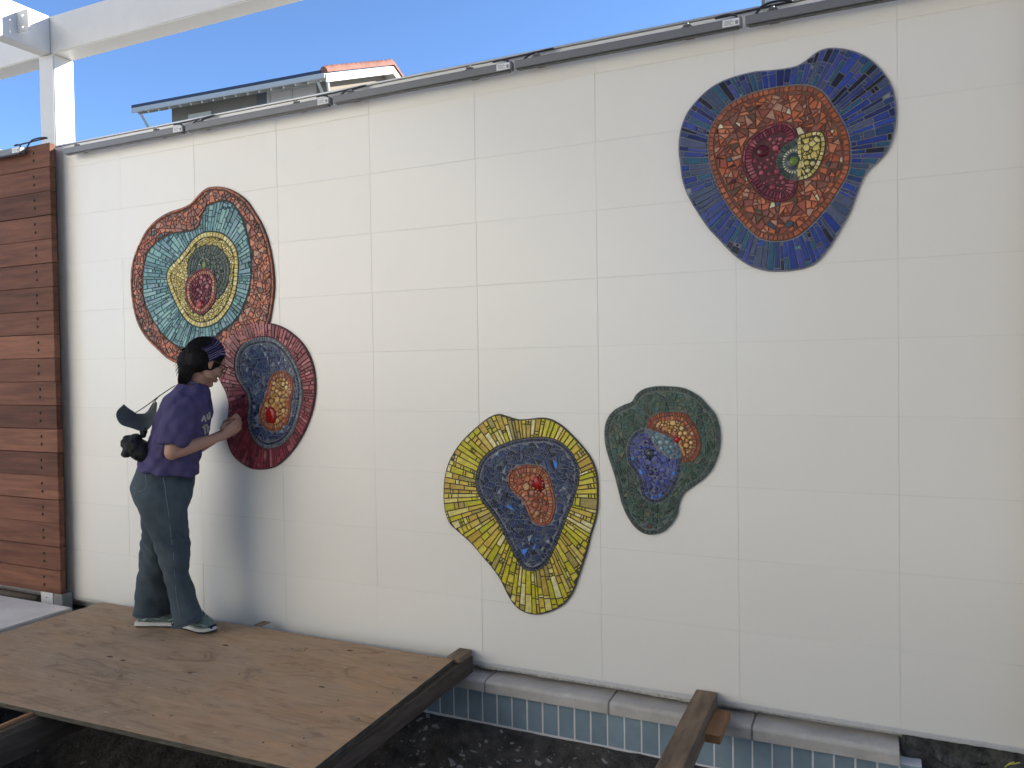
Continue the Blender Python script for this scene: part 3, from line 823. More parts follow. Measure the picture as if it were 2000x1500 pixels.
def centroid(P):
    A = cx = cy = 0
    for i in range(len(P)):
        x0, y0 = P[i - 1]; x1, y1 = P[i]; w = x0 * y1 - x1 * y0
        A += w; cx += (x0 + x1) * w; cy += (y0 + y1) * w
    return (cx / (3 * A), cy / (3 * A))
NP = 720
class Polar:
    """radius of a closed curve as seen from a centre"""
    def __init__(s, P, c):
        s.c = c; s.r = [0.0] * NP
        m = len(P)
        for i in range(m):
            x0, y0 = P[i - 1][0] - c[0], P[i - 1][1] - c[1]; x1, y1 = P[i][0] - c[0], P[i][1] - c[1]
            a0 = atan2(y0, x0); da = (atan2(y1, x1) - a0 + pi) % (2 * pi) - pi
            st = max(2, int(abs(da) / (2 * pi) * NP * 2) + 2)
            for k in range(st):
                t = k / (st - 1); x, y = x0 + (x1 - x0) * t, y0 + (y1 - y0) * t
                b = int((atan2(y, x) % (2 * pi)) / (2 * pi) * NP) % NP
                s.r[b] = max(s.r[b], hypot(x, y))
        for b in range(NP):
            if s.r[b] == 0: s.r[b] = s.r[b - 1]
    def __call__(s, a):
        t = (a % (2 * pi)) / (2 * pi) * NP - 0.5; i = int(math.floor(t)); f = t - i
        return s.r[i % NP] * (1 - f) + s.r[(i + 1) % NP] * f
    def pts(s, d=0.0, n=240):
        return [(s.c[0] + (s(2 * pi * k / n) - d) * cos(2 * pi * k / n), s.c[1] + (s(2 * pi * k / n) - d) * sin(2 * pi * k / n)) for k in range(n)]
def area(P): return 0.5 * sum(P[i - 1][0] * P[i][1] - P[i][0] * P[i - 1][1] for i in range(len(P)))
def inset(P, g):
    n = len(P); out = []
    for i in range(n):
        a, b, c = P[i - 1], P[i], P[(i + 1) % n]
        d1 = (b[0] - a[0], b[1] - a[1]); d2 = (c[0] - b[0], c[1] - b[1])
        l1 = hypot(*d1); l2 = hypot(*d2)
        if l1 < 1e-6 or l2 < 1e-6: return None
        n1 = (-d1[1] / l1, d1[0] / l1); n2 = (-d2[1] / l2, d2[0] / l2)
        k = 1 + n1[0] * n2[0] + n1[1] * n2[1]
        if k < 0.25: k = 0.25
        out.append((b[0] + g * (n1[0] + n2[0]) / k, b[1] + g * (n1[1] + n2[1]) / k))
    A0, A1 = area(P), area(out)
    if A1 <= 0.12 * A0: return None
    cx = sum(p[0] for p in P) / n; cy = sum(p[1] for p in P) / n
    for (x, y), (u, v) in zip(P, out):
        if (x - cx) * (u - cx) + (y - cy) * (v - cy) < 0: return None
    return out
def clip(P, a, b, c):
    """keep the side a*x+b*y<=c"""
    out = []
    for i in range(len(P)):
        p, q = P[i - 1], P[i]; dp = a * p[0] + b * p[1] - c; dq = a * q[0] + b * q[1] - c
        if dp <= 0: 
            if dq <= 0: out.append(q)
            else: t = dp / (dp - dq); out.append((p[0] + (q[0] - p[0]) * t, p[1] + (q[1] - p[1]) * t))
        elif dq <= 0:
            t = dp / (dp - dq); out.append((p[0] + (q[0] - p[0]) * t, p[1] + (q[1] - p[1]) * t)); out.append(q)
    return out

class Piece:
    __slots__ = ('P', 'm', 'h', 'dome', 'A', 'tilt')
    def __init__(s, P, m, h=0.0045, dome=False):
        s.P = P; s.m = m; s.h = h * MR.uniform(0.75, 1.25); s.dome = dome; s.A = abs(area(P))
        s.tilt = (MR.gauss(0, 0.035), MR.gauss(0, 0.035))
def piece_geo(pc, base):
    P = pc.P; n = len(P)
    cx = sum(p[0] for p in P) / n; cz = sum(p[1] for p in P) / n
    if pc.dome:
        vs = []; fs = []
        K = 4
        for k in range(K):
            s = cos(pi / 2 * k / K * 0.98); y = sin(pi / 2 * k / K)
            vs += [(cx + (x - cx) * s, -(base + pc.h * y), cz + (z - cz) * s) for x, z in P]
        vs.append((cx, -(base + pc.h), cz))
        for k in range(K - 1):
            for i in range(n): fs.append((k * n + i, k * n + (i + 1) % n, (k + 1) * n + (i + 1) % n, (k + 1) * n + i))
        for i in range(n): fs.append(((K - 1) * n + i, (K - 1) * n + (i + 1) % n, K * n))
        return vs, fs, (cx, -base, cz)
    bev = min(0.0011, sqrt(pc.A) * 0.10)
    I = inset(P, bev) or [(cx + (x - cx) * 0.85, cz + (z - cz) * 0.85) for x, z in P]
    def hh(x, z): return pc.h + max(-0.0012, min(0.0012, (x - cx) * pc.tilt[0] + (z - cz) * pc.tilt[1]))
    vs = [(x, -base, z) for x, z in P] + [(x, -(base + hh(x, z) - bev), z) for x, z in P] + [(x, -(base + hh(x, z)), z) for x, z in I]
    fs = [tuple(range(2 * n, 3 * n))]
    for i in range(n):
        k = (i + 1) % n
        fs += [(i, k, n + k, n + i), (n + i, n + k, 2 * n + k, 2 * n + i)]
    return vs, fs, (cx, -base, cz)

def ellipse(cx, cz, rx, rz, rot=0, n=14):
    return [(cx + rx * cos(t) * cos(rot) - rz * sin(t) * sin(rot), cz + rx * cos(t) * sin(rot) + rz * sin(t) * cos(rot)) for t in [2 * pi * k / n for k in range(n)]]
def pick(pal, rn=MR):
    return pmat(pal, min(len(PAL[pal]) - 1, int(len(PAL[pal]) * rn.random() ** 1.15)))
def rays(ri, ro, pal, w=0.022, acc=(), long=0.5, g=0.0021, edge=0.003, small=0.22, sector=None, tint=None):
    """radial strips between two polar curves"""
    c = ro.c; out = []; a = 0.0
    while a < 2 * pi - 1e-4:
        rm = 0.5 * (ri(a) + ro(a)); ww = w * MR.choice((0.6, 0.8, 0.9, 1.0, 1.1, 1.35))
        da = ww / max(rm, 0.02)
        if a + da * 1.5 > 2 * pi: da = 2 * pi - a
        am = a + da / 2; r0 = ri(am) + edge; r1 = ro(am) - edge
        r = r0
        if r1 - r0 < 0.006: a += da; continue
        while r < r1 - 0.003:
            u = MR.random()
            if u < long: Ls = MR.uniform(2.0, 5.5) * w
            elif u < 1 - small: Ls = MR.uniform(0.9, 1.9) * w
            else: Ls = MR.uniform(0.45, 0.7) * w
            if r + Ls > r1 - 0.4 * w: Ls = r1 - r
            def quad(a0, a1, q0, q1):
                def pt(aa, rr):
                    rr = min(max(rr, ri(aa) + edge), ro(aa) - edge) if rr in (r0, r1) or True else rr
                    return (c[0] + rr * cos(aa), c[1] + rr * sin(aa))
                return [pt(a0, q0), pt(a0, q1), pt(a1, q1), pt(a1, q0)][::-1]
            m = tint(am) if tint and MR.random() < 0.8 else pick(pal)
            if acc and Ls < 1.3 * w and MR.random() < 2.5 * acc[0]: m = ACC[MR.choice(acc[1])]
            if Ls < 0.75 * w and ww > 0.9 * w and MR.random() < 0.7:
                if MR.random() < 0.3:
                    rr_ = 0.42 * min(Ls, ww); cc = (c[0] + (r + Ls / 2) * cos(am), c[1] + (r + Ls / 2) * sin(am))
                    out.append(Piece(ellipse(cc[0], cc[1], rr_, rr_, 0, 10), m, 0.006, True))
                else:
                    for (b0, b1) in ((a, am), (am, a + da)):
                        P = quad(b0, b1, r, r + Ls); I = inset(P if area(P) > 0 else P[::-1], g)
                        if I: out.append(Piece(I, m))
            else:
                P = quad(a, a + da, r, r + Ls); I = inset(P if area(P) > 0 else P[::-1], g)
                if I: out.append(Piece(I, m))
            r += Ls
        a += da
    return out
def row(ro, d0, d1, pal, ln, g=0.0017, acc=(), n_off=0.0):
    """one row of squares following a curve, between depths d0 and d1 inside it"""
    c = ro.c; out = []; a = n_off
    while a < 2 * pi + n_off - 1e-4:
        r1 = ro(a) - d0
        da = ln * MR.uniform(0.75, 1.25) / max(hypot(r1, (ro(a + 0.02) - ro(a - 0.02)) / 0.04), 0.01)
        if a + 1.5 * da > 2 * pi + n_off: da = 2 * pi + n_off - a
        def pt(aa, d):
            # step in along the curve normal
            e = 0.01; r = ro(aa); dr = (ro(aa + e) - ro(aa - e)) / (2 * e); k = hypot(r, dr)
            nx_, nz_ = -(r * cos(aa) + dr * sin(aa)) / k, -(r * sin(aa) - dr * cos(aa)) / k
            return (c[0] + r * cos(aa) + nx_ * d, c[1] + r * sin(aa) + nz_ * d)
        P = [pt(a, d0), pt(a + da, d0), pt(a + da, d1), pt(a, d1)]
        if area(P) < 0: P = P[::-1]
        I = inset(P, g); m = pick(pal)
        if acc and MR.random() < acc[0]: m = ACC[MR.choice(acc[1])]
        if I: out.append(Piece(I, m))
        a += da
    return out
def paving(ro, pal, s, ri=None, g=0.0020, edge=0.002, acc=(), test=None, domes=0.0, vary=0.5):
    c = ro.c; R = max(ro.r); seeds = []; ss = []
    tries = int(90 * (R / s) ** 2)
    grid = {}
    for _ in range(min(tries, 60000)):
        x = c[0] + MR.uniform(-R, R); z = c[1] + MR.uniform(-R, R)
        a = atan2(z - c[1], x - c[0]); r = hypot(x - c[0], z - c[1])
        if r > ro(a) - edge - s * 0.22 or (ri and r < ri(a) + edge + s * 0.22): continue
        if test and not test(x, z): continue
        d = s * MR.choice((1 - vary, 1, 1, 1 + vary * 0.6))
        gx, gz_ = int(math.floor(x / s)), int(math.floor(z / s)); ok = True
        for i in range(gx - 2, gx + 3):
            for j in range(gz_ - 2, gz_ + 3):
                for (u, v, e) in grid.get((i, j), ()):
                    if (u - x) ** 2 + (v - z) ** 2 < (0.5 * (d + e)) ** 2: ok = False; break
                if not ok: break
            if not ok: break
        if ok: grid.setdefault((gx, gz_), []).append((x, z, d))
    out = []
    allp = [p for l in grid.values() for p in l]
    for (x, z, d) in allp:
        w = 1.1 * s; ph = MR.uniform(0, 1.5); P = [(x + w * cos(ph + k * pi / 2 + pi / 4), z + w * sin(ph + k * pi / 2 + pi / 4)) for k in range(4)]
        gx, gz_ = int(math.floor(x / s)), int(math.floor(z / s))
        for i in range(gx - 3, gx + 4):
            for j in range(gz_ - 3, gz_ + 4):
                for (u, v, e) in grid.get((i, j), ()):
                    if u == x and v == z: continue
                    dx, dz = u - x, v - z; D2 = dx * dx + dz * dz
                    if D2 > (3 * s) ** 2: continue
                    t = 0.5 + 0.5 * (d * d - e * e) / max(D2, 1e-9) * 0.5
                    t = min(0.8, max(0.2, t))
                    P = clip(P, dx, dz, dx * x + dz * z + t * D2)
                    if len(P) < 3: break
                if len(P) < 3: break
            if len(P) < 3: break
        if len(P) < 3: continue
        Q = []
        for (u, v) in P:
            a = atan2(v - c[1], u - c[0]); r = hypot(u - c[0], v - c[1]); r2 = min(r, ro(a) - edge)
            if ri: r2 = max(r2, ri(a) + edge)
            q = (c[0] + r2 * cos(a), c[1] + r2 * sin(a))
            if not Q or hypot(q[0] - Q[-1][0], q[1] - Q[-1][1]) > 0.0022: Q.append(q)
        while len(Q) > 3 and hypot(Q[0][0] - Q[-1][0], Q[0][1] - Q[-1][1]) < 0.0022: Q.pop()
        if len(Q) < 3 or area(Q) < 2e-5: continue
        I = inset(Q, g)
        if not I: continue
        m = pick(pal)
        if acc and MR.random() < acc[0]: m = ACC[MR.choice(acc[1])]
        if MR.random() < domes:
            cx = sum(p[0] for p in I) / len(I); cz = sum(p[1] for p in I) / len(I); rr = 0.5 * sqrt(abs(area(I)))
            out.append(Piece(ellipse(cx, cz, rr, rr, 0, 10), m, 0.007, True))
        else: out.append(Piece(I, m))
    return out
def shatter(ro, pal, s, ri=None, g=0.0019, edge=0.002, acc=(), holes=()):
    """angular broken pieces filling the area between curves"""
    c = ro.c; R = max(ro.r) * 1.02; out = []
    ph = MR.uniform(0, 1.5)
    stack = [[(c[0] + 1.45 * R * cos(ph + k * pi / 2), c[1] + 1.45 * R * sin(ph + k * pi / 2)) for k in range(4)]]
    leaves = []
    while stack:
        Q = stack.pop(); A = area(Q); n = len(Q)
        if A < 1e-5: continue
        if A < s * s * MR.choice((0.5, 0.8, 1.1, 1.5)): leaves.append(Q); continue
        cx = sum(p[0] for p in Q) / n; cz = sum(p[1] for p in Q) / n
        r_ = hypot(cx - c[0], cz - c[1]); rad = max(hypot(p[0] - cx, p[1] - cz) for p in Q)
        if r_ - rad > R: continue
        sxx = sum((p[0] - cx) ** 2 for p in Q); szz = sum((p[1] - cz) ** 2 for p in Q); sxz = sum((p[0] - cx) * (p[1] - cz) for p in Q)
        ax = 0.5 * atan2(2 * sxz, sxx - szz) + MR.gauss(0, 0.42)
        a_, b_ = cos(ax), sin(ax); k = a_ * cx + b_ * cz + MR.gauss(0, 0.10) * sqrt(A)
        stack.append(clip(Q, a_, b_, k)); stack.append(clip(Q, -a_, -b_, -k))
    for Q0 in leaves:
        Q = []
        cx = sum(p[0] for p in Q0) / len(Q0); cz = sum(p[1] for p in Q0) / len(Q0)
        a = atan2(cz - c[1], cx - c[0]); r = hypot(cx - c[0], cz - c[1])
        if r > ro(a) - edge or (ri and r < ri(a) + edge + 0.12 * s): continue
        if any(hypot(cx - h.c[0], cz - h.c[1]) < h(atan2(cz - h.c[1], cx - h.c[0])) for h in holes): continue
        for (u, v) in Q0:
            a = atan2(v - c[1], u - c[0]); r = hypot(u - c[0], v - c[1]); r2 = min(r, ro(a) - edge)
            if ri: r2 = max(r2, ri(a) + edge)
            u, v = c[0] + r2 * cos(a), c[1] + r2 * sin(a)
            for h in holes:
                a = atan2(v - h.c[1], u - h.c[0]); r = hypot(u - h.c[0], v - h.c[1])
                if r < h(a) + edge: u, v = h.c[0] + (h(a) + edge) * cos(a), h.c[1] + (h(a) + edge) * sin(a)
            if not Q or hypot(u - Q[-1][0], v - Q[-1][1]) > 0.0025: Q.append((u, v))
        while len(Q) > 3 and hypot(Q[0][0] - Q[-1][0], Q[0][1] - Q[-1][1]) < 0.0025: Q.pop()
        if len(Q) < 3 or area(Q) < 3.5e-5: continue
        cx = sum(p[0] for p in Q) / len(Q); cz = sum(p[1] for p in Q) / len(Q)
        if any(hypot(cx - h.c[0], cz - h.c[1]) < h(atan2(cz - h.c[1], cx - h.c[0])) for h in holes): continue
        I = inset(Q, g)
        if not I: continue
        m = pick(pal)
        if acc and abs(area(I)) < 0.8 * s * s and MR.random() < 1.6 * acc[0]: m = ACC[MR.choice(acc[1])]
        out.append(Piece(I, m))
    return out
def slab(name, P, base, top, m, parent):
    n = len(P); mb = MB()
    vs = [(x, -base, z) for x, z in P] + [(x, -top, z) for x, z in P]
    mb.add(vs, [tuple(range(n, 2 * n)), tuple(range(n - 1, -1, -1))] + [(i, (i + 1) % n, n + (i + 1) % n, n + i) for i in range(n)])
    return mb.build(name, m, parent)
def make_mosaic(label, outline, zones, bed):
    """zones: (part name, curve points of the bed, grout material, level, pieces, gem pieces)"""
    c = centroid(outline)
    root = thing('mosaic_panel', label, 'mosaic', (c[0], -0.001, c[1]))
    off = (c[0], -0.001, c[1])
    def loc(v): return (v[0] - off[0], v[1] - off[1], v[2] - off[2])
    allp = sorted((p for z in zones for p in z[4]), key=lambda p: -p.A)
    big = set(id(p) for p in allp[:285])
    for zn, curve, gm, lev, pcs, gems in zones:
        top = 0.008 + 0.0012 * lev
        part = slab(zn, [(x - off[0], z - off[2]) for x, z in curve], 0.0, top, gm, root)
        base = top - 0.0006 + 0.001
        mats = []; mb = MB()
        for p in pcs:
            vs, fs, ctr = piece_geo(p, base)
            if id(p) in big:
                q = MB(); q.add([(v[0] - ctr[0], v[1] - ctr[1], v[2] - ctr[2]) for v in vs], fs)
                o = link('tessera', q.mesh('tessera', p.m), part); o.location = loc(ctr)
                if p.dome:
                    for f in o.data.polygons: f.use_smooth = True
            else:
                if p.m not in mats: mats.append(p.m)
                mb.m = mats.index(p.m); mb.add([loc(v) for v in vs], fs)
        if mb.v:
            o = link('small_tesserae', mb.mesh('small_tesserae', mats), part); o['kind'] = 'stuff'
        for gname, P, m, h in gems:
            pc = Piece(P, m, h, True); pc.h = h
            vs, fs, ctr = piece_geo(pc, base)
            q = MB(); q.add([(v[0] - ctr[0], v[1] - ctr[1], v[2] - ctr[2]) for v in vs], fs)
            o = link(gname, q.mesh(gname, m), part); o.location = loc(ctr)
            for f in o.data.polygons: f.use_smooth = True
    return root
G_dark = mat('grout_charcoal', (.055, .058, .062), 0.95, 0.2, var=0.15, vscale=40)
G_grey = mat('grout_bluegrey', (.19, .20, .23), 0.95, 0.2, var=0.15, vscale=40)
G_olive = mat('grout_olive', (.075, .070, .05), 0.95, 0.2, var=0.15, vscale=40)
G_brown = mat('grout_brown', (.105, .062, .048), 0.95, 0.2, var=0.2, vscale=40)
G_terra = mat('grout_terracotta', (.17, .085, .06), 0.95, 0.2, var=0.2, vscale=40)
G_red = mat('grout_maroon', (.10, .045, .05), 0.95, 0.2, var=0.2, vscale=40)
G_green = mat('grout_green', (.14, .168, .148), 0.95, 0.2, var=0.15, vscale=40)
G_teal = mat('grout_teal', (.05, .085, .085), 0.95, 0.2, var=0.15, vscale=40)
def zpt(x, y, z): q = onY(z[0] + x / z[2], z[1] + y / z[2], -0.014); return (q.x, q.z)
def beads(cells, z, m, r=0.006, h=0.006):
    return [('bead', ellipse(*zpt(x, y, z), rr * r, rr * r, 0, 10), m, h * rr) for (x, y, rr) in cells]
def inside(P, x, z):
    k = False
    for i in range(len(P)):
        (x0, z0), (x1, z1) = P[i - 1], P[i]
        if (z0 > z) != (z1 > z) and x < (x1 - x0) * (z - z0) / (z1 - z0) + x0: k = not k
    return k

# --- blue and orange mosaic, top right
Z = (1310, 80, 1500 / 460)
o1 = zoomcurve([(1020,40),(1100,45),(1180,65),(1260,105),(1330,165),(1385,235),(1420,310),(1437,400),(1438,490),(1428,570),(1405,650),(1370,715),(1320,770),(1270,815),(1230,870),(1205,930),(1175,1010),(1140,1100),(1095,1180),(1045,1265),(990,1345),(930,1410),(860,1445),(780,1462),(690,1468),(610,1465),(520,1440),(440,1395),(370,1335),(300,1260),(235,1190),(180,1110),(130,1030),(95,960),(70,880),(58,790),(48,700),(52,610),(70,530),(105,450),(160,380),(220,320),(290,270),(370,235),(450,210),(540,190),(640,182),(720,172),(800,155),(860,120),(910,80),(960,52)], *Z)
o2 = zoomcurve([(760,285),(830,280),(900,290),(950,315),(990,350),(1020,400),(1055,450),(1090,510),(1120,570),(1138,640),(1143,720),(1138,800),(1115,870),(1080,930),(1045,985),(1010,1040),(960,1100),(905,1160),(850,1210),(790,1250),(720,1270),(640,1272),(570,1255),(520,1220),(470,1170),(410,1105),(360,1040),(315,960),(280,880),(255,800),(242,720),(238,640),(255,560),(290,490),(340,430),(400,385),(470,350),(540,325),(620,305),(690,292)], *Z)
o3 = zoomcurve([(455,760),(460,700),(490,640),(540,590),(610,545),(680,520),(730,515),(775,540),(805,585),(820,680),(825,780),(815,880),(800,950),(770,1000),(710,1025),(640,1020),(580,990),(530,940),(480,860),(460,810)], *Z)
o4 = zoomcurve([(806,620),(770,640),(720,670),(685,720),(672,775),(685,830),(725,870),(770,887),(806,892),(830,860),(835,760),(830,660)], *Z)
o5 = zoomcurve([(806,612),(860,590),(930,574),(972,588),(986,650),(976,720),(950,790),(910,850),(860,880),(808,888),(806,840),(806,760),(806,680)], *Z)
c2 = centroid(o2)
p1, p2_ = Polar(o1, c2), Polar(o2, c2)
c3 = centroid(o3); p3 = Polar(o3, c3); c4 = centroid(o4); p4 = Polar(o4, c4); c5 = centroid(o5); p5 = Polar(o5, c5)
bw = 0.0105
class Off:
    def __init__(s, p, d): s.p = p; s.d = d; s.c = p.c; s.r = [x - d for x in p.r]
    def __call__(s, a): return s.p(a) - s.d
z1 = rays(p2_, p1, 'cobalt', 0.0225, (0.03, ('turq', 'black', 'black', 'pearl')), 0.6, small=0.2, g=0.0024)
fill = shatter(Off(p2_, 0.024), 'orange', 0.029, acc=(0.08, ('brown', 'gunmetal', 'darkred', 'brown', 'cream')), holes=(p3, p5))
z2 = row(p2_, 0.002, 0.023, 'orangeborder', 0.022, acc=(0.0, ()))
z3 = row(p3, 0.002, 0.012, 'crimson', 0.024) + row(p3, 0.013, 0.040, 'crimson', 0.015)
z3 = [p for p in z3 if not inside(o5, *p.P[0]) and not inside(o4, *p.P[0])]
red = []
for k in range(420):
    x = MR.uniform(530, 790); y = MR.uniform(610, 960)
    q = zpt(x, y, Z)
    if hypot(x - 582, y - 700) < 62: continue
    r = MR.choice((0.005, 0.006, 0.008, 0.010, 0.0135)) if k > 14 else 0.0135; a = atan2(q[1] - c3[1], q[0] - c3[0])
    if hypot(q[0] - c3[0], q[1] - c3[1]) > p3(a) - 0.042 - r or inside(o4, q[0] - r, q[1]) or inside(o4, *q) or inside(o5, *q): continue
    if any(hypot(q[0] - g[1], q[1] - g[2]) < r + g[0] + 0.001 for g in red): continue
    red.append((r, q[0], q[1]))
gem3 = [('bead', ellipse(x, z, r, r, 0, 10), MR.choice((ACC['pinkbead'], pmat('crimson', 2), pmat('crimson', 4))), r * 0.8) for r, x, z in red]
gem3.append(('gem', ellipse(*zpt(582, 700, Z), 0.025, 0.0255, 0.3, 18), ACC['darkred'], 0.012))
z4 = [p for p in row(p4, 0.001, 0.026, 'bottle', 0.011) if not inside(o5, *p.P[0])]
ce = zpt(782, 765, Z)
gem4 = [('bead', ellipse(ce[0] + 0.040 * cos(t), ce[1] + 0.044 * sin(t), 0.0065, 0.0032, t, 8), ACC['cream'], 0.004) for t in [radians(75 + 14.5 * k) for k in range(16)]]
gem4 += [('eye_ring', ellipse(*ce, 0.030, 0.035, 0, 20), ACC['gunmetal'], 0.006), ('eye', ellipse(*ce, 0.019, 0.021, 0, 18), ACC['greeneye'], 0.011)]
z5 = row(p5, 0.001, 0.0165, 'lemon', 0.021) + paving(Off(p5, 0.0175), 'lemon', 0.0195, g=0.0016, domes=0.4)
make_mosaic('large mosaic with cobalt blue rays round an orange field with yellow half moon', o1,
  [('blue_ring', o1, G_grey, 0, z1, []), ('orange_field', o2, G_terra, 1, z2 + fill, []), ('red_field', o3, G_red, 2, z3, gem3), ('yellow_field', o5, G_olive, 3, z5, []), ('green_eye', o4, G_green, 3.6, z4, gem4)], G_dark)

# --- teal and orange mosaic, upper left
Z = (240, 350, 1034 / 400)
o1 = zoomcurve([(440,38),(500,38),(560,60),(620,105),(665,170),(700,230),(730,310),(750,400),(760,490),(760,570),(750,650),(735,725),(700,780),(640,815),(560,850),(480,895),(400,928),(330,938),(270,930),(220,905),(170,860),(120,810),(80,750),(55,680),(40,600),(35,520),(38,450),(55,380),(85,310),(120,250),(170,200),(230,165),(290,145),(340,120),(380,75),(410,50)], *Z)
o2 = zoomcurve([(470,115),(520,110),(560,130),(595,180),(615,240),(635,310),(648,390),(648,460),(640,540),(620,610),(590,680),(550,730),(500,765),(460,800),(400,830),(340,848),(290,850),(240,820),(190,770),(150,710),(120,650),(102,580),(100,500),(108,430),(125,370),(160,325),(210,290),(260,270),(310,265),(360,255),(385,230),(395,190),(420,140)], *Z)
o3 = zoomcurve([(440,265),(500,275),(540,305),(570,350),(582,410),(580,480),(572,550),(555,610),(530,660),(490,710),(450,735),(400,748),(350,735),(310,700),(280,650),(255,600),(235,550),(222,500),(228,460),(250,430),(285,395),(320,350),(355,305),(395,275)], *Z)
o4 = zoomcurve([(330,470),(338,400),(370,355),(420,335),(470,340),(510,370),(535,420),(538,480),(525,540),(498,585),(455,605),(400,600),(350,560)], *Z)
o5 = zoomcurve([(315,560),(325,510),(360,470),(405,450),(445,455),(470,490),(475,540),(468,600),(450,640),(425,670),(395,683),(355,665),(325,620)], *Z)
c3 = centroid(o3)
p1, p2_, p3 = Polar(o1, c3), Polar(o2, c3), Polar(o3, c3); p4 = Polar(o4, centroid(o4)); p5 = Polar(o5, centroid(o5))
TO = zoomcurve([(470,520)] * 3 + [(471,521)], *Z)
z1 = row(p1, 0.002, 0.016, 'orangeborder', 0.05) + shatter(Off(p1, 0.017), 'orange', 0.033, ri=p2_, acc=(0.05, ('brown', 'gunmetal', 'brown')))
z2 = rays(p3, p2_, 'teal', 0.0225, (0.02, ('pearl', 'silver')), 0.5, small=0.12)
z3 = row(p3, 0.001, 0.028, 'lemon', 0.025) + shatter(Off(p3, 0.029), 'lemon', 0.020, g=0.0017, holes=(p4, p5))
z4 = [p for p in row(p4, 0.001, 0.022, 'bottle', 0.021) + row(p4, 0.023, 0.040, 'bottle', 0.018) + paving(Off(p4, 0.041), 'bottle', 0.016, g=0.0014, domes=0.3) if not inside(o5, *p.P[0])]
ce = zpt(410, 432, Z)
gem4 = [('gem', ellipse(*ce, 0.018, 0.024, 0, 14), ACC['greeneye'], 0.007)] + [('bead', ellipse(ce[0] + 0.036 * cos(t), ce[1] - 0.004 + 0.044 * sin(t), 0.009, 0.0045, t, 8), ACC['cream'], 0.004) for t in [radians(10 + 20 * k) for k in range(9)]]
z5 = row(p5, 0.001, 0.012, 'crimson', 0.02) + row(p5, 0.013, 0.035, 'ember', 0.017) + paving(Off(p5, 0.036), 'crimson', 0.018, g=0.0014, domes=0.6)
gem5 = [('gem', ellipse(*zpt(387, 635, Z), 0.026, 0.028, 0.2, 14), ACC['redgem'], 0.009), ('bead', ellipse(*zpt(407, 532, Z), 0.006, 0.006, 0, 10), ACC['pearl'], 0.006)]
make_mosaic('mosaic with a broken orange tile rim, teal rays and yellow centre, above the red panel', o1,
  [('orange_rim', o1, G_brown, 0, z1, []), ('teal_ring', o2, G_teal, 1, z2, []), ('yellow_field', o3, G_olive, 2, z3, []), ('green_field', o4, G_green, 3, z4, gem4), ('red_heart', o5, G_red, 4, z5, gem5)], G_dark)

# --- red and blue mosaic in front of the person
o1 = zoomcurve([(690,722),(750,728),(810,750),(860,785),(905,830),(940,890),(962,960),(970,1040),(965,1110),(950,1180),(925,1250),(895,1310),(855,1370),(810,1420),(760,1455),(700,1467),(640,1460),(590,1430),(550,1390),(525,1330),(516,1260),(528,1190),(530,1130),(515,1075),(490,1025),(470,975),(468,915),(482,860),(510,815),(550,775),(600,745),(645,728)], *Z)
o2 = zoomcurve([(700,797),(760,805),(810,840),(850,890),(880,950),(900,1020),(905,1090),(895,1160),(880,1220),(855,1280),(820,1325),(780,1350),(730,1360),(690,1345),(655,1310),(635,1260),(628,1200),(635,1140),(628,1090),(605,1050),(580,1010),(567,960),(570,900),(590,850),(630,815)], *Z)
o3 = zoomcurve([(760,980),(800,968),(835,975),(855,1010),(860,1070),(850,1130),(845,1180),(830,1230),(800,1262),(760,1272),(720,1260),(692,1220),(690,1170),(710,1120),(725,1070),(735,1020)], *Z)
c2 = centroid(o2)
p1, p2_ = Polar(o1, c2), Polar(o2, c2); p3 = Polar(o3, centroid(o3))
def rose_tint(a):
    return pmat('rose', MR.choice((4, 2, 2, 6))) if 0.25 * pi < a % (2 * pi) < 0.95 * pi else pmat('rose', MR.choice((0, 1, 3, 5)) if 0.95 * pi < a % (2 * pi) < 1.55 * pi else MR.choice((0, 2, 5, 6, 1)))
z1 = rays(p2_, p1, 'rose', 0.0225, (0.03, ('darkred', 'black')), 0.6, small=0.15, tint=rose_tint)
z2 = row(p2_, 0.001, 0.018, 'slate', 0.018) + row(p2_, 0.019, 0.033, 'navyborder', 0.017) + shatter(Off(p2_, 0.034), 'denim', 0.028, acc=(0.05, ('pearl', 'silver')), holes=(p3,))
z3 = row(p3, 0.001, 0.012, 'orangeborder', 0.022) + row(p3, 0.013, 0.034, 'ember', 0.018) + paving(Off(p3, 0.035), 'amber', 0.022, domes=0.8, g=0.001)
gem3 = [('gem', ellipse(*zpt(748, 1192, Z), 0.044, 0.050, 0.2, 20), ACC['redgem'], 0.016), ('gem', ellipse(*zpt(812, 1250, Z), 0.010, 0.010, 0, 8), ACC['silver'], 0.005)]
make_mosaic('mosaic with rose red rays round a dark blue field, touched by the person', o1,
  [('red_ring', o1, G_red, 1.3, z1, []), ('blue_field', o2, G_grey, 2.3, z2, []), ('orange_heart', o3, G_terra, 3.3, z3, gem3)], G_dark)

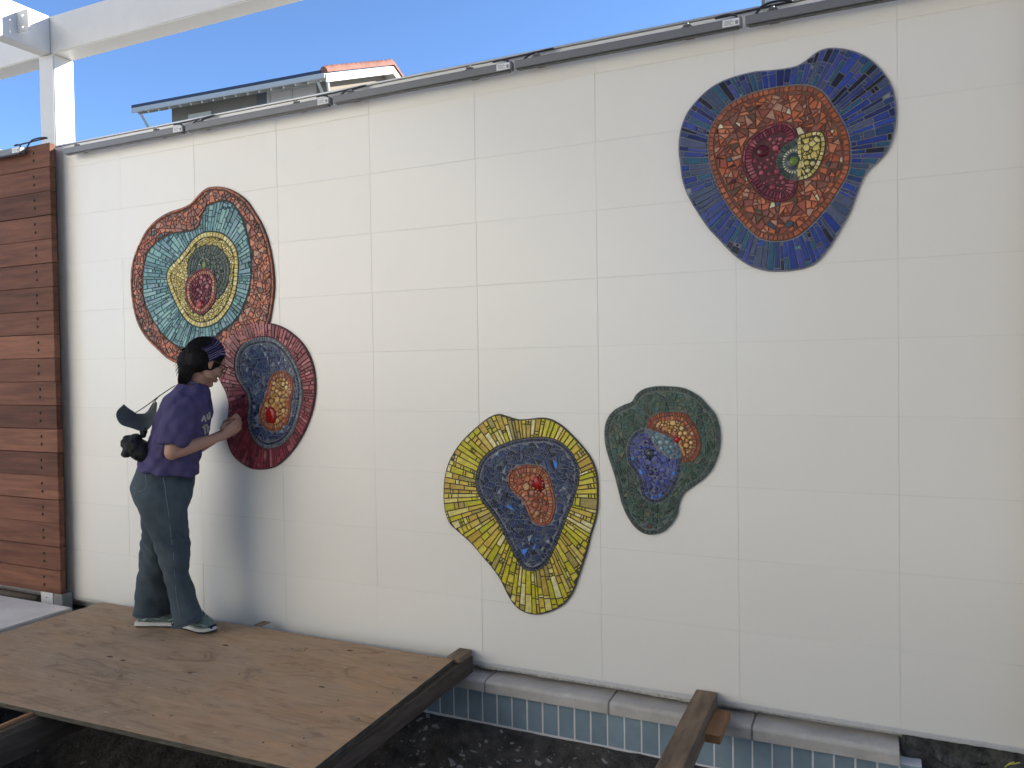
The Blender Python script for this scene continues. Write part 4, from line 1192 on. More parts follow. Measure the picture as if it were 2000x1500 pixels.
# --- yellow and blue mosaic, lower middle
Z = (850, 740, 3.125)
o1 = zoomcurve([(390,215),(440,230),(510,248),(580,243),(650,237),(710,250),(770,285),(830,340),(890,405),(940,470),(970,530),(988,600),(993,700),(990,790),(975,870),(950,950),(925,1050),(900,1130),(870,1220),(840,1300),(790,1370),(730,1410),(660,1435),(590,1440),(520,1415),(470,1370),(430,1300),(390,1220),(340,1150),(280,1080),(220,1010),(150,945),(90,890),(62,830),(50,760),(48,680),(55,600),(75,520),(110,450),(160,380),(220,320),(290,260),(345,225)], *Z)
o2 = zoomcurve([(420,400),(500,375),(600,362),(690,365),(760,390),(810,430),(850,490),(872,550),(868,630),(845,720),(815,800),(780,890),(745,980),(710,1060),(670,1130),(620,1165),(560,1165),(520,1130),(480,1060),(440,980),(400,900),(350,820),(300,760),(262,690),(250,620),(262,550),(290,490),(350,435)], *Z)
o3 = zoomcurve([(480,545),(540,525),(600,525),(650,540),(690,580),(710,640),(725,700),(735,770),(725,830),(700,880),(660,897),(610,885),(575,840),(555,790),(530,740),(490,705),(450,660),(437,610),(450,570)], *Z)
c2 = centroid(o2)
p1, p2_ = Polar(o1, c2), Polar(o2, c2); p3 = Polar(o3, centroid(o3))
z1 = rays(p2_, p1, 'gold', 0.0225, (0.02, ('brown', 'pearl')), 0.58, small=0.2, g=0.0025)
z2 = row(p2_, 0.001, 0.016, 'navyborder', 0.016) + shatter(Off(p2_, 0.017), 'navy', 0.027, acc=(0.05, ('pearl', 'silver', 'brightblue')), holes=(p3,))
z3 = row(p3, 0.001, 0.0125, 'orangeborder', 0.026) + row(p3, 0.0135, 0.036, 'ember', 0.015) + paving(Off(p3, 0.037), 'ember', 0.02, domes=0.8, g=0.001)
gem3 = [('gem_rim', ellipse(*zpt(627, 640, Z), 0.033, 0.046, 0.3, 20), ACC['darkred'], 0.008), ('gem', ellipse(*zpt(627, 636, Z), 0.025, 0.037, 0.3, 20), ACC['redgem'], 0.014)]
make_mosaic('mosaic with bright yellow rays round a navy blue field and orange heart', o1,
  [('yellow_ring', o1, G_olive, 0, z1, []), ('navy_field', o2, G_grey, 1, z2, []), ('orange_heart', o3, G_terra, 2, z3, gem3)], G_dark)

# --- green mosaic
o1 = zoomcurve([(1420,45),(1500,52),(1560,75),(1620,115),(1670,170),(1710,220),(1735,300),(1740,380),(1725,470),(1690,550),(1640,610),(1580,655),(1520,700),(1490,760),(1475,830),(1440,890),(1390,935),(1330,953),(1270,945),(1215,905),(1170,840),(1135,760),(1110,660),(1085,570),(1055,480),(1035,400),(1030,320),(1045,250),(1085,195),(1145,160),(1195,140),(1225,95),(1270,62),(1340,45)], *Z)
o2 = zoomcurve([(1290,305),(1240,310),(1195,350),(1170,400),(1168,460),(1180,520),(1215,570),(1240,620),(1250,670),(1260,710),(1290,745),(1340,760),(1390,745),(1430,710),(1465,650),(1490,590),(1500,520),(1500,455),(1470,400),(1410,350),(1350,320)], *Z)
o3 = zoomcurve([(1290,300),(1300,250),(1350,215),(1420,202),(1490,202),(1540,220),(1570,260),(1600,310),(1620,370),(1620,430),(1590,490),(1550,510),(1500,500),(1492,440),(1450,380),(1380,335),(1330,318)], *Z)
o4 = zoomcurve([(1290,305),(1340,318),(1400,340),(1450,370),(1490,410),(1502,450),(1495,492),(1440,490),(1390,460),(1340,400),(1310,350)], *Z)
p1 = Polar(o1, centroid(o1)); p2_ = Polar(o2, centroid(o2)); p3 = Polar(o3, centroid(o3)); p4 = Polar(o4, centroid(o4))
z1 = row(p1, 0.002, 0.020, 'greenborder', 0.020) + shatter(Off(p1, 0.021), 'green', 0.028, acc=(0.04, ('brown', 'gunmetal')), g=0.0023, holes=(p2_, p3))
z3 = [p for p in row(p3, 0.001, 0.018, 'orangeborder', 0.011) + row(p3, 0.019, 0.036, 'ember', 0.016) + paving(Off(p3, 0.037), 'amber', 0.017, domes=0.7, g=0.001) if not inside(o4, *p.P[0]) and not inside(o2, *p.P[0])]
z2 = [p for p in row(p2_, 0.001, 0.017, 'navyborder', 0.02) + row(p2_, 0.018, 0.034, 'violet', 0.018, acc=(0.1, ('brightblue',))) + row(p2_, 0.035, 0.050, 'violet', 0.016) + paving(Off(p2_, 0.051), 'violet', 0.020, domes=0.75, g=0.0008) if not inside(o4, *p.P[0])]
z4 = paving(p4, 'aqua', 0.019, domes=0.6, g=0.0008, acc=(0.0, ()))
gem2 = [('gem_rim', ellipse(*zpt(1312, 458, Z), 0.030, 0.030, 0.2, 18), ACC['black'], 0.007), ('gem', ellipse(*zpt(1312, 458, Z), 0.020, 0.020, 0.2, 18), ACC['gunmetal'], 0.012)]
gem3 = [('gem', ellipse(*zpt(1480, 372, Z), 0.0175, 0.0175, 0, 14), ACC['redgem'], 0.010)]
make_mosaic('mostly green mosaic with overlapping orange and blue lobes beside the yellow panel', o1,
  [('green_field', o1, G_green, 0, z1, []), ('blue_lobe', o2, G_grey, 1, z2, gem2), ('orange_lobe', o3, G_terra, 1.6, z3, gem3), ('aqua_lens', o4, G_grey, 2.2, z4, [])], G_dark)

# ---------------------------------------------------------------- person on the plywood
PHI = radians(46)
E1 = Vector((cos(PHI), sin(PHI), 0)); LAT = Vector((-sin(PHI), cos(PHI), 0))
f0 = onZ(302, 1224, PLY_Z); f1 = onZ(388, 1238, PLY_Z)
PO = (f0 + f1) / 2
def P(px_, py_, l=0.0):
    """body frame: x forward, y to the left, z up; l is the sideways offset"""
    d = ray(px_, py_); o_ = CAM - PO
    t = (l - o_.dot(LAT)) / d.dot(LAT); q = o_ + d * t
    return Vector((q.dot(E1), l, q.z))
person = thing('person', 'person in purple shirt and jeans leaning in to touch the red mosaic', 'person', PO, PHI)
dg = bpy.context.evaluated_depsgraph_get
def remesh(name, mb, vox, sm=6, mats=(), parent=None, disp=None, fac=0.5):
    me = mb.mesh('tmp'); 
    bm = bmesh.new(); bm.from_mesh(me); bmesh.ops.recalc_face_normals(bm, faces=bm.faces[:]); bm.to_mesh(me); bm.free()
    o = bpy.data.objects.new('tmp', me); COL.objects.link(o)
    r = o.modifiers.new('r', 'REMESH'); r.mode = 'VOXEL'; r.voxel_size = vox; r.use_smooth_shade = True
    if sm:
        s = o.modifiers.new('s', 'SMOOTH'); s.iterations = sm; s.factor = fac
    bpy.context.view_layer.update()
    out = bpy.data.meshes.new_from_object(o.evaluated_get(dg()))
    bpy.data.objects.remove(o); out.name = name
    if disp:
        nrm = [v.normal.copy() for v in out.vertices]
        for v, n in zip(out.vertices, nrm): v.co = v.co + n * disp(v.co, n)
    out.materials.clear()
    for m in (mats if isinstance(mats, (list, tuple)) else [mats]): out.materials.append(m)
    for p in out.polygons: p.use_smooth = True
    return link(name, out, parent)
def rowsec(y, xa, xb, l, side, tilt=None):
    """horizontal body section from photo columns xa..xb on row y"""
    a = P(xa, y, l); b = P(xb, y, l); c = (a + b) / 2
    return (c, (b - a).length / 2, side, tilt or (0, 0, 1))
M_skin = mat('skin', (0.40, 0.225, 0.155), 0.5, 0.4, var=0.08, vscale=12, bump=0.08, bscale=120, bdist=0.001)
M_hair = mat('black_hair', (0.009, 0.008, 0.008), 0.65, 0.12, bump=0.5, bscale=60, stretch=(1, 6, 0.6), bdist=0.004)
M_shirt = mat('purple_cotton', (0.072, 0.062, 0.138), 0.92, 0.15, var=0.14, vscale=10, bump=0.15, bscale=300, bdist=0.0006)
M_jean = mat('denim', (0.080, 0.103, 0.118), 0.9, 0.2, col2=(0.040, 0.056, 0.068), vscale=5, bump=0.25, bscale=260, bdist=0.0008)
M_stitch = mat('stitching', (0.17, 0.20, 0.22), 0.9, 0.2)

# head frame
HC = P(402, 703, 0.0)
HP, HY, HS = radians(25), radians(31), 1.04
HR = Matrix.Rotation(HY, 3, 'Z') @ Matrix.Rotation(HP, 3, 'Y')
def H(x, y, z): return HC + HR @ Vector((x, y, z)) * HS
body = MB()
def hell(c, r, rot=None, seg=20):
    R_ = HR @ rot if rot else HR
    body.ellipsoid(H(*c), [q * HS for q in r], R_, seg, 14)
hell((0, 0, 0.005), (0.094, 0.075, 0.098)); hell((0.030, 0, -0.045), (0.062, 0.060, 0.070)); hell((0.030, 0, -0.080), (0.052, 0.050, 0.040))
hell((0.066, 0, -0.108), (0.022, 0.024, 0.018)); hell((0.062, 0, 0.020), (0.034, 0.055, 0.035))
for s in (-1, 1):
    hell((0.050, s * 0.036, -0.042), (0.034, 0.028, 0.032)); hell((0.079, s * 0.030, -0.013), (0.013, 0.016, 0.011))
    hell((0.084, s * 0.030, 0.008), (0.010, 0.024, 0.007)); hell((0.020, s * 0.050, -0.075), (0.034, 0.016, 0.024))
    # ear: rim and lobe
    hell((-0.008, s * 0.076, -0.020), (0.016, 0.008, 0.030), Matrix.Rotation(s * -0.25, 3, 'Z'))
    hell((-0.002, s * 0.074, -0.044), (0.009, 0.008, 0.010))
body.loft([(H(0.086, 0, 0.002), .008 * HS, .009 * HS), (H(0.098, 0, -0.020), .010 * HS, .011 * HS), (H(0.110, 0, -0.040), .0115 * HS, .013 * HS), (H(0.104, 0, -0.050), .008 * HS, .012 * HS)], 12)
for s in (-1, 1): hell((0.098, s * 0.011, -0.045), (0.011, 0.008, 0.008))
hell((0.090, 0, -0.072), (0.012, 0.021, 0.0055)); hell((0.087, 0, -0.083), (0.012, 0.019, 0.0065))
# neck and shoulders, chest, belly (mostly under the shirt)
nk0 = P(384, 748, 0); nk1 = P(372, 778, 0)
body.loft([(H(0.0, 0, -0.07), .052, .052), (nk0, .052, .053), (nk1, .060, .062), (P(362, 800, 0), .09, .10)], 20)
torso = [rowsec(925, 282, 380, 0, .150), rowsec(890, 288, 378, 0, .140), rowsec(850, 300, 392, 0, .145), rowsec(810, 314, 400, 0, .155), rowsec(785, 324, 396, 0, .165), rowsec(765, 342, 390, 0, .11)]
body.loft(torso, 24)
# arms
SHr, ELr, WRr = P(352, 790, -0.165), P(336, 884, -0.205), P(433, 852, -0.075)
SHl, ELl, WRl = P(372, 790, 0.165), P(372, 880, 0.200), P(438, 846, 0.065)
def arm(S, E, W):
    body.loft([(S, .052, .050), (S.lerp(E, .35), .047, .045), (S.lerp(E, .8), .040, .038), (E, .039, .037)], 16)
    body.ellipsoid(E, (.038, .036, .038))
    d = W - E
    body.loft([(E, .036, .036), (E + d * .25, .039, .037), (E + d * .55, .033, .031), (E + d * .85, .026, .024), (W, .0245, .021), (W + d.normalized() * .02, .026, .020)], 16)
arm(SHr, ELr, WRr); arm(SHl, ELl, WRl)
# hands: palm, four curled fingers, thumb on top
def hand(W, fwd, up, side):
    """side points from the little finger to the index finger across the palm"""
    fwd = fwd.normalized(); up = (up - fwd * up.dot(fwd)).normalized(); acr = fwd.cross(up) * side
    def Q(a, b, c): return W + fwd * a + up * b + acr * c
    n = 8
    # palm as a stack of boxes turned round
    for a, b, ra, rc in ((0.012, 0.0, 0.018, 0.026), (0.035, 0.002, 0.018, 0.034), (0.060, 0.004, 0.017, 0.037), (0.078, 0.004, 0.014, 0.036)):
        M_ = Matrix((fwd, up, acr)).transposed()
        body.ellipsoid(Q(a, b, 0), (0.024, ra, rc), M_, 14, 10)
    for k, (c, L_, r) in enumerate(((-0.030, 0.82, .0072), (-0.010, 0.96, .0082), (0.010, 1.0, .0086), (0.029, 0.93, .0082))):
        b0 = Q(0.078, 0.006, c); b1 = Q(0.078 + 0.040 * L_, 0.014, c * 0.95); b2 = Q(0.078 + 0.055 * L_, 0.036 * L_, c * 0.85); b3 = Q(0.078 + 0.042 * L_, 0.054 * L_, c * 0.75)
        body.tube([b0, b0.lerp(b1, .5), b1, b1.lerp(b2, .5), b2, b3], [r * 1.12, r * 1.05, r * 1.06, r, r * .95, r * .72], n)
        body.ellipsoid(b3, (r * .75,) * 3, None, 8, 6)
    t0 = Q(0.022, 0.012, 0.026); t1 = Q(0.050, 0.032, 0.034); t2 = Q(0.082, 0.046, 0.026); t3 = Q(0.108, 0.056, 0.014)
    body.tube([t0, t1, t2, t3], [.0135, .0115, .0098, .0075], n); body.ellipsoid(t3, (.0078,) * 3, None, 8, 6)
hand(WRr, P(461, 834, -0.050) - WRr, Vector((-0.1, 1, 0.30)), 1)
hand(WRl, P(466, 822, 0.035) - WRl, Vector((-0.1, -1, 0.45)), -1)
remesh('body', body, 0.0042, 4, M_skin, person, fac=0.45)

# ---- shirt
sh = MB()
sh.loft([rowsec(922, 266, 391, 0, .194, (.17, 0, 1)), rowsec(905, 270, 391, 0, .190, (.10, 0, 1)), rowsec(885, 279, 392, 0, .170), rowsec(850, 290, 410, 0, .176), rowsec(815, 300, 416, 0, .182), rowsec(788, 312, 414, 0, .188), rowsec(770, 325, 411, 0, .165), rowsec(757, 338, 406, 0, .115), rowsec(749, 348, 399, 0, .082)], 32, 2.3)
for S, E, sg in ((SHr, ELr, -1), (SHl, ELl, 1)):
    tip = S.lerp(E, .86)
    sh.loft([(S + Vector((0.0, -sg * .05, .012)), .066, .060), (S, .080, .070), (S.lerp(E, .35), .080, .070), (S.lerp(E, .65), .077, .068), (tip, .074, .064)], 20, 2.2)
def shirt_fold(p, n):
    a = fbm(p.x * 7 + p.z * 4, p.y * 6, p.z * 5 - p.x * 6, 3) * 0.010
    f = sin((p.z * 1.0 - p.x * 1.25 + 0.04 * fbm(p.x * 4, p.y * 4, p.z * 4)) * 62) * 0.0028
    f2 = sin((p.z * 0.5 + p.x * 0.8) * 85 + 3 * fbm(p.x * 5, p.y * 5, p.z * 5)) * 0.0016
    u = math.exp(-((p.z - 0.90) / 0.12) ** 2) * sin((p.z * 1.3 + p.x * 0.5) * 70 + 5 * fbm(p.x * 4, p.y * 4, p.z * 4)) * 0.005
    return a * 0.9 + f + f2 * 1.3 + u * 0.7
shirt = remesh('shirt', sh, 0.0062, 8, M_shirt, person, shirt_fold)
# ribbed collar
mb = MB(); ring = []
cc = P(379, 753, 0)
for k in range(33):
    t = 2 * pi * k / 32
    ring.append(cc + Vector((.066 * cos(t), .074 * sin(t), .012 - .030 * cos(t) )))
mb.tube(ring, .0075, 8, False)
mb.build('collar', M_shirt, shirt, smooth=True)

# ---- jeans
jn = MB()
jn.loft([rowsec(905, 270, 376, 0, .140), rowsec(925, 262, 380, 0, .158), rowsec(950, 256, 381, 0, .182), rowsec(975, 262, 374, 0, .182), rowsec(995, 275, 366, 0, .165)][::-1], 30, 2.3)
Ln, Lf = -0.098, 0.098
near = [rowsec(940, 264, 378, -0.080, .088), rowsec(965, 262, 376, -0.088, .100), rowsec(1000, 273, 368, -0.090, .098), rowsec(1040, 289, 369, -0.094, .092), rowsec(1075, 304, 373, -0.098, .086), rowsec(1115, 318, 368, -0.102, .080), rowsec(1160, 327, 384, -0.106, .084), rowsec(1190, 333, 393, -0.110, .090), rowsec(1212, 336, 400, -0.112, .090, (-0.28, 0, 1))]
farl = [rowsec(940, 268, 376, 0.080, .088), rowsec(970, 270, 368, 0.088, .098), rowsec(1000, 274, 356, 0.092, .094), rowsec(1040, 273, 344, 0.098, .088), rowsec(1080, 271, 338, 0.104, .082), rowsec(1130, 266, 333, 0.108, .080), rowsec(1170, 262, 334, 0.110, .086), rowsec(1197, 261, 336, 0.112, .090)]
jn.loft(near[::-1], 26, 2.2); jn.loft(farl[::-1], 26, 2.2)
def jean_fold(p, n):
    k = fbm(p.x * 6, p.y * 6, p.z * 3.2, 3) * 0.008
    low = max(0, 0.55 - p.z) / 0.55
    w = sin(p.z * 60 + 7 * fbm(p.x * 5, p.y * 5, p.z * 2) + p.x * 20) * 0.0036 * (0.25 + low)
    d = sin((p.z * 0.55 + p.x) * 55 + 4 * fbm(p.x * 3, p.y * 3, p.z * 3)) * 0.0024
    ck = math.exp(-((p.z - 0.47) / 0.10) ** 2) * sin((p.z * 1.0 + p.x * 0.9) * 95 + 5 * fbm(p.x * 4, p.y * 4, p.z * 4)) * 0.0024
    return k * 0.8 + w * 0.6 + d + ck
jeans = remesh('jeans', jn, 0.0062, 7, M_jean, person, jean_fold)
bpy.context.view_layer.update()
jb = BVHTree.FromPolygons([v.co for v in jeans.data.vertices], [p.vertices for p in jeans.data.polygons])
sb = BVHTree.FromPolygons([v.co for v in shirt.data.vertices], [p.vertices for p in shirt.data.polygons])
RI = Matrix.Rotation(-PHI, 3, 'Z')
def onto(bvh, px_, py_, off=0.0015):
    o_ = RI @ (CAM - PO); d = (RI @ ray(px_, py_)).normalized()
    h = bvh.ray_cast(o_, d)
    return (h[0] + h[1] * off) if h[0] is not None else None
def seam(name, pts, bvh, r, m, parent, closed=False, n=6):
    q = [onto(bvh, x, y, 0.0005) for x, y in pts]; q = [p for p in q if p]
    if len(q) > 2:
        mb = MB(); mb.tube(smooth_pts(q, 4), r, n); return mb.build(name, m, parent, smooth=True)
# outer side seam, pocket and hems
seam('side_seam', [(318, 930), (322, 950), (325, 975), (329, 1000), (332, 1030), (336, 1060), (339, 1090), (341, 1120), (343, 1150), (347, 1180), (352, 1205)], jb, .0016, M_stitch, jeans)
seam('pocket_stitch', [(256, 916), (270, 914), (283, 917), (285, 935), (285, 952), (272, 960), (262, 952), (258, 935)], jb, .0016, M_stitch, jeans)
def hem(lst, nm):
    c, a, b = lst[-1][0], lst[-1][1], lst[-1][2]; t = Vector(lst[-1][3]).normalized()
    mb = MB(); sd = Vector((0, 1, 0)); nn = t.cross(sd).normalized()
    for dz, rr in ((0.004, .0045), (0.017, .0016)):
        pts = []
        for k in range(41):
            th = 2 * pi * k / 40
            cx = math.copysign(abs(cos(th)) ** .91, cos(th)); sx = math.copysign(abs(sin(th)) ** .91, sin(th))
            pts.append(c + t * dz + nn * (cx * (a + .001)) + sd * (sx * (b + .001)))
        mb.tube(pts, rr, 6, False)
    mb.build(nm, M_jean, jeans, smooth=True)
hem(near, 'hem'); hem(farl, 'hem')

# ---- shirt print: pale blocky letters on the chest, partly turned away
M_ink = mat('pale_print', (0.36, 0.34, 0.30), 0.9, 0.1, var=0.2, vscale=60)
strokes = [((394, 823), (398, 812), 3.4), ((398, 812), (402, 824), 3.2), ((395, 819), (401, 818), 2.4), ((404, 809), (405.5, 819), 3.2), ((405.5, 819), (409, 817), 3), ((409, 817), (408.5, 805), 3.2),
           ((395, 835), (402, 829), 3.0), ((398.5, 832), (401, 848), 3.4), ((403.5, 828), (405.5, 845), 3), ((405.5, 845), (407.5, 832), 2.8), ((407.5, 832), (410, 842), 2.8), ((410, 842), (411, 826), 2.8)]
mb = MB()
for (a, b, w) in strokes:
    n_ = 5; dx, dy = b[0] - a[0], b[1] - a[1]; L_ = hypot(dx, dy); ux, uy = -dy / L_ * w / 2, dx / L_ * w / 2
    vs = []
    for i in range(n_ + 1):
        t = i / n_; x, y = a[0] + dx * t, a[1] + dy * t
        for s in (-1, 1):
            q = onto(sb, x + s * ux, y + s * uy, 0.0018); vs.append(q)
    for i in range(n_):
        f = [vs[2 * i], vs[2 * i + 1], vs[2 * i + 3], vs[2 * i + 2]]
        if all(f) and max((f[0] - f[2]).length, (f[1] - f[3]).length) < 0.06: mb.add(f, [(0, 1, 2, 3)])
if mb.v: mb.build('shirt_print', M_ink, shirt)

# ---- hair: bob made of a mass and many strands
hr = MB()
def hhell(c, r, rot=None): hr.ellipsoid(H(*c), [q * HS for q in r], HR @ rot if rot else HR, 20, 14)
hhell((-0.012, 0, 0.014), (0.098, 0.086, 0.102)); hhell((-0.048, 0, -0.015), (0.062, 0.076, 0.080))
hr.ellipsoid(P(371, 706), (0.066, 0.074, 0.070)); hr.ellipsoid(P(366, 724), (0.047, 0.070, 0.056)); hr.ellipsoid(P(365, 735), (0.040, 0.064, 0.034))
for s in (-1, 1): hhell((0.010, s * 0.072, 0.020), (0.012, 0.008, 0.020))
hair = remesh('hair', hr, 0.006, 6, M_hair, person, lambda p, n: 0.003 * fbm(p.x * 40, p.y * 40, p.z * 8, 2))
mb = MB(); hrn = random.Random(5)
EC = P(369, 744)
for i in range(1700):
    a = pi + hrn.uniform(-1.25, 1.25)
    u, v = cos(a), sin(a); k = hrn.uniform(0.97, 1.02)
    pts = [H(-0.014 + 0.100 * cos(radians(e)) * u * k, 0.088 * cos(radians(e)) * v * k, 0.014 + 0.103 * sin(radians(e)) * k) for e in (72, 48, 24, 4)]
    end = EC + Vector((0.066 * u + 0.012, 0.082 * v, hrn.gauss(0.0, 0.010)))
    pts.append(pts[-1].lerp(end, 0.5) + Vector((0.010 * u, 0.008 * v, 0))); pts.append(end)
    pts = [q + Vector((hrn.gauss(0, .0012), hrn.gauss(0, .0012), 0)) for q in pts]
    mb.tube(smooth_pts(pts, 3), [0.0014] * 12 + [0.0010] * 3 + [0.0004], 4)
for i in range(14):                                          # a few loose ends at the back
    q = P(347, hrn.uniform(705, 730), hrn.uniform(-.06, .02)); mb.tube([q + Vector((.012, 0, .02)), q, q + Vector((-.008 - .012 * hrn.random(), 0, -.022))], [.0010, .0008, .0003], 4)
mb.build('hair_strand', M_hair, hair, smooth=True)
# ---- headband: a fan of folds that gathers behind the ear
M_band = mat('headband_dark', (0.028, 0.022, 0.055), 0.9, 0.15); M_band2 = mat('headband_stripe', (0.16, 0.13, 0.32), 0.85, 0.15); M_band3 = mat('headband_light', (0.26, 0.24, 0.34), 0.85, 0.15)
mb = MB(); NB, NLm = 44, 28
gridv = []
for i in range(NB + 1):
    w = 0.0022 * sin(i * 2 * pi / 5.5)
    def sag(b): return (-0.010 + (0.108 + w) * cos(b), 0.010 + (0.115 + w) * sin(b))
    be = radians(25 + 76 * i / NB); sx_, sz_ = sag(be); mx_, mz_ = sag(radians(63))
    for j in range(NLm + 1):
        la = radians(-84 + 168 * j / NLm); cl = max(0.0, cos(la)); sp = max(0.58, cl)
        gridv.append(H(-0.072 * (1 - cl) + mx_ * cl + (sx_ - mx_) * sp, (0.104 + w * .5) * sin(la), -0.006 * (1 - cl) + mz_ * cl + (sz_ - mz_) * sp))
fsx = []
mb.v = [tuple(v) for v in gridv]
lightset = {3: 1, 4: 1, 5: 2, 9: 2, 10: 1, 14: 2, 21: 1, 29: 2, 34: 2}
for i in range(NB):
    for j in range(NLm):
        a = i * (NLm + 1) + j; mb.f.append([a, a + 1, a + NLm + 2, a + NLm + 1]); mb.mi.append(lightset.get(i, 0))
hb = mb.build('headband', [M_band, M_band2, M_band3], person, smooth=True)
sm = hb.modifiers.new('thick', 'SOLIDIFY'); sm.thickness = 0.003; sm.offset = -1
# ---- glasses
M_frame = mat('glasses_frame', (0.03, 0.012, 0.012), 0.3, 0.5)
mb = MB()
for s in (-1, 1):
    rim = [H(0.106 - 0.010 * abs(cos(2 * pi * k / 20) * .5 + .5 if s > 0 else 0.5 - cos(2 * pi * k / 20) * .5), s * 0.034 + 0.025 * cos(2 * pi * k / 20), -0.014 + 0.016 * sin(2 * pi * k / 20)) for k in range(21)]
    mb.tube(rim, .0027, 6, False)
    mb.tube([H(0.097, s * 0.060, -0.008), H(0.080, s * 0.076, -0.008), H(0.02, s * 0.083, -0.007), H(-0.012, s * 0.084, -0.008), H(-0.026, s * 0.080, -0.026)], .0028, 6)
mb.tube([H(0.106, -0.010, -0.009), H(0.109, 0, -0.006), H(0.106, 0.010, -0.009)], .0018, 6)
gl = mb.build('glasses', M_frame, person, smooth=True)
M_lensg = bpy.data.materials.new('clear_lens'); M_lensg.use_nodes = True
_p = M_lensg.node_tree.nodes['Principled BSDF']; _p.inputs['Transmission Weight'].default_value = 1; _p.inputs['Roughness'].default_value = 0.02; _p.inputs['IOR'].default_value = 1.1
for s in (-1, 1):
    mb = MB(); vs = [H(0.1035, s * 0.034 + 0.024 * cos(2 * pi * k / 20), -0.014 + 0.015 * sin(2 * pi * k / 20)) for k in range(20)]
    vs2 = [H(0.1025, s * 0.034 + 0.024 * cos(2 * pi * k / 20), -0.014 + 0.015 * sin(2 * pi * k / 20)) for k in range(20)]
    mb.add(vs + vs2, [tuple(range(20)), tuple(range(39, 19, -1))] + [(k, (k + 1) % 20, 20 + (k + 1) % 20, 20 + k) for k in range(20)]); mb.build('lens', M_lensg, gl)
# brows, mouth and eye colour
mb = MB()
for s in (-1, 1): mb.tube([H(0.093, s * 0.014, 0.010), H(0.094, s * 0.030, 0.015), H(0.082, s * 0.048, 0.010)], [.0022, .0026, .0012], 6)
mb.build('eyebrow', M_hair, person, smooth=True)
mb = MB()
for s in (-1, 1): mb.tube([H(0.0915, s * 0.018, -0.017), H(0.0925, s * 0.030, -0.020), H(0.084, s * 0.044, -0.017)], [.0012, .0018, .0008], 6)
mb.build('eyelash', M_hair, person, smooth=True)
mb = MB()
mb.ellipsoid(H(0.0925, 0, -0.0725), [q * HS for q in (0.011, 0.0205, 0.0048)], HR, 16, 10); mb.ellipsoid(H(0.0895, 0, -0.0825), [q * HS for q in (0.0115, 0.0185, 0.0058)], HR, 16, 10)
mb.build('lips', mat('lips', (0.30, 0.12, 0.10), 0.45, 0.4), person, smooth=True)

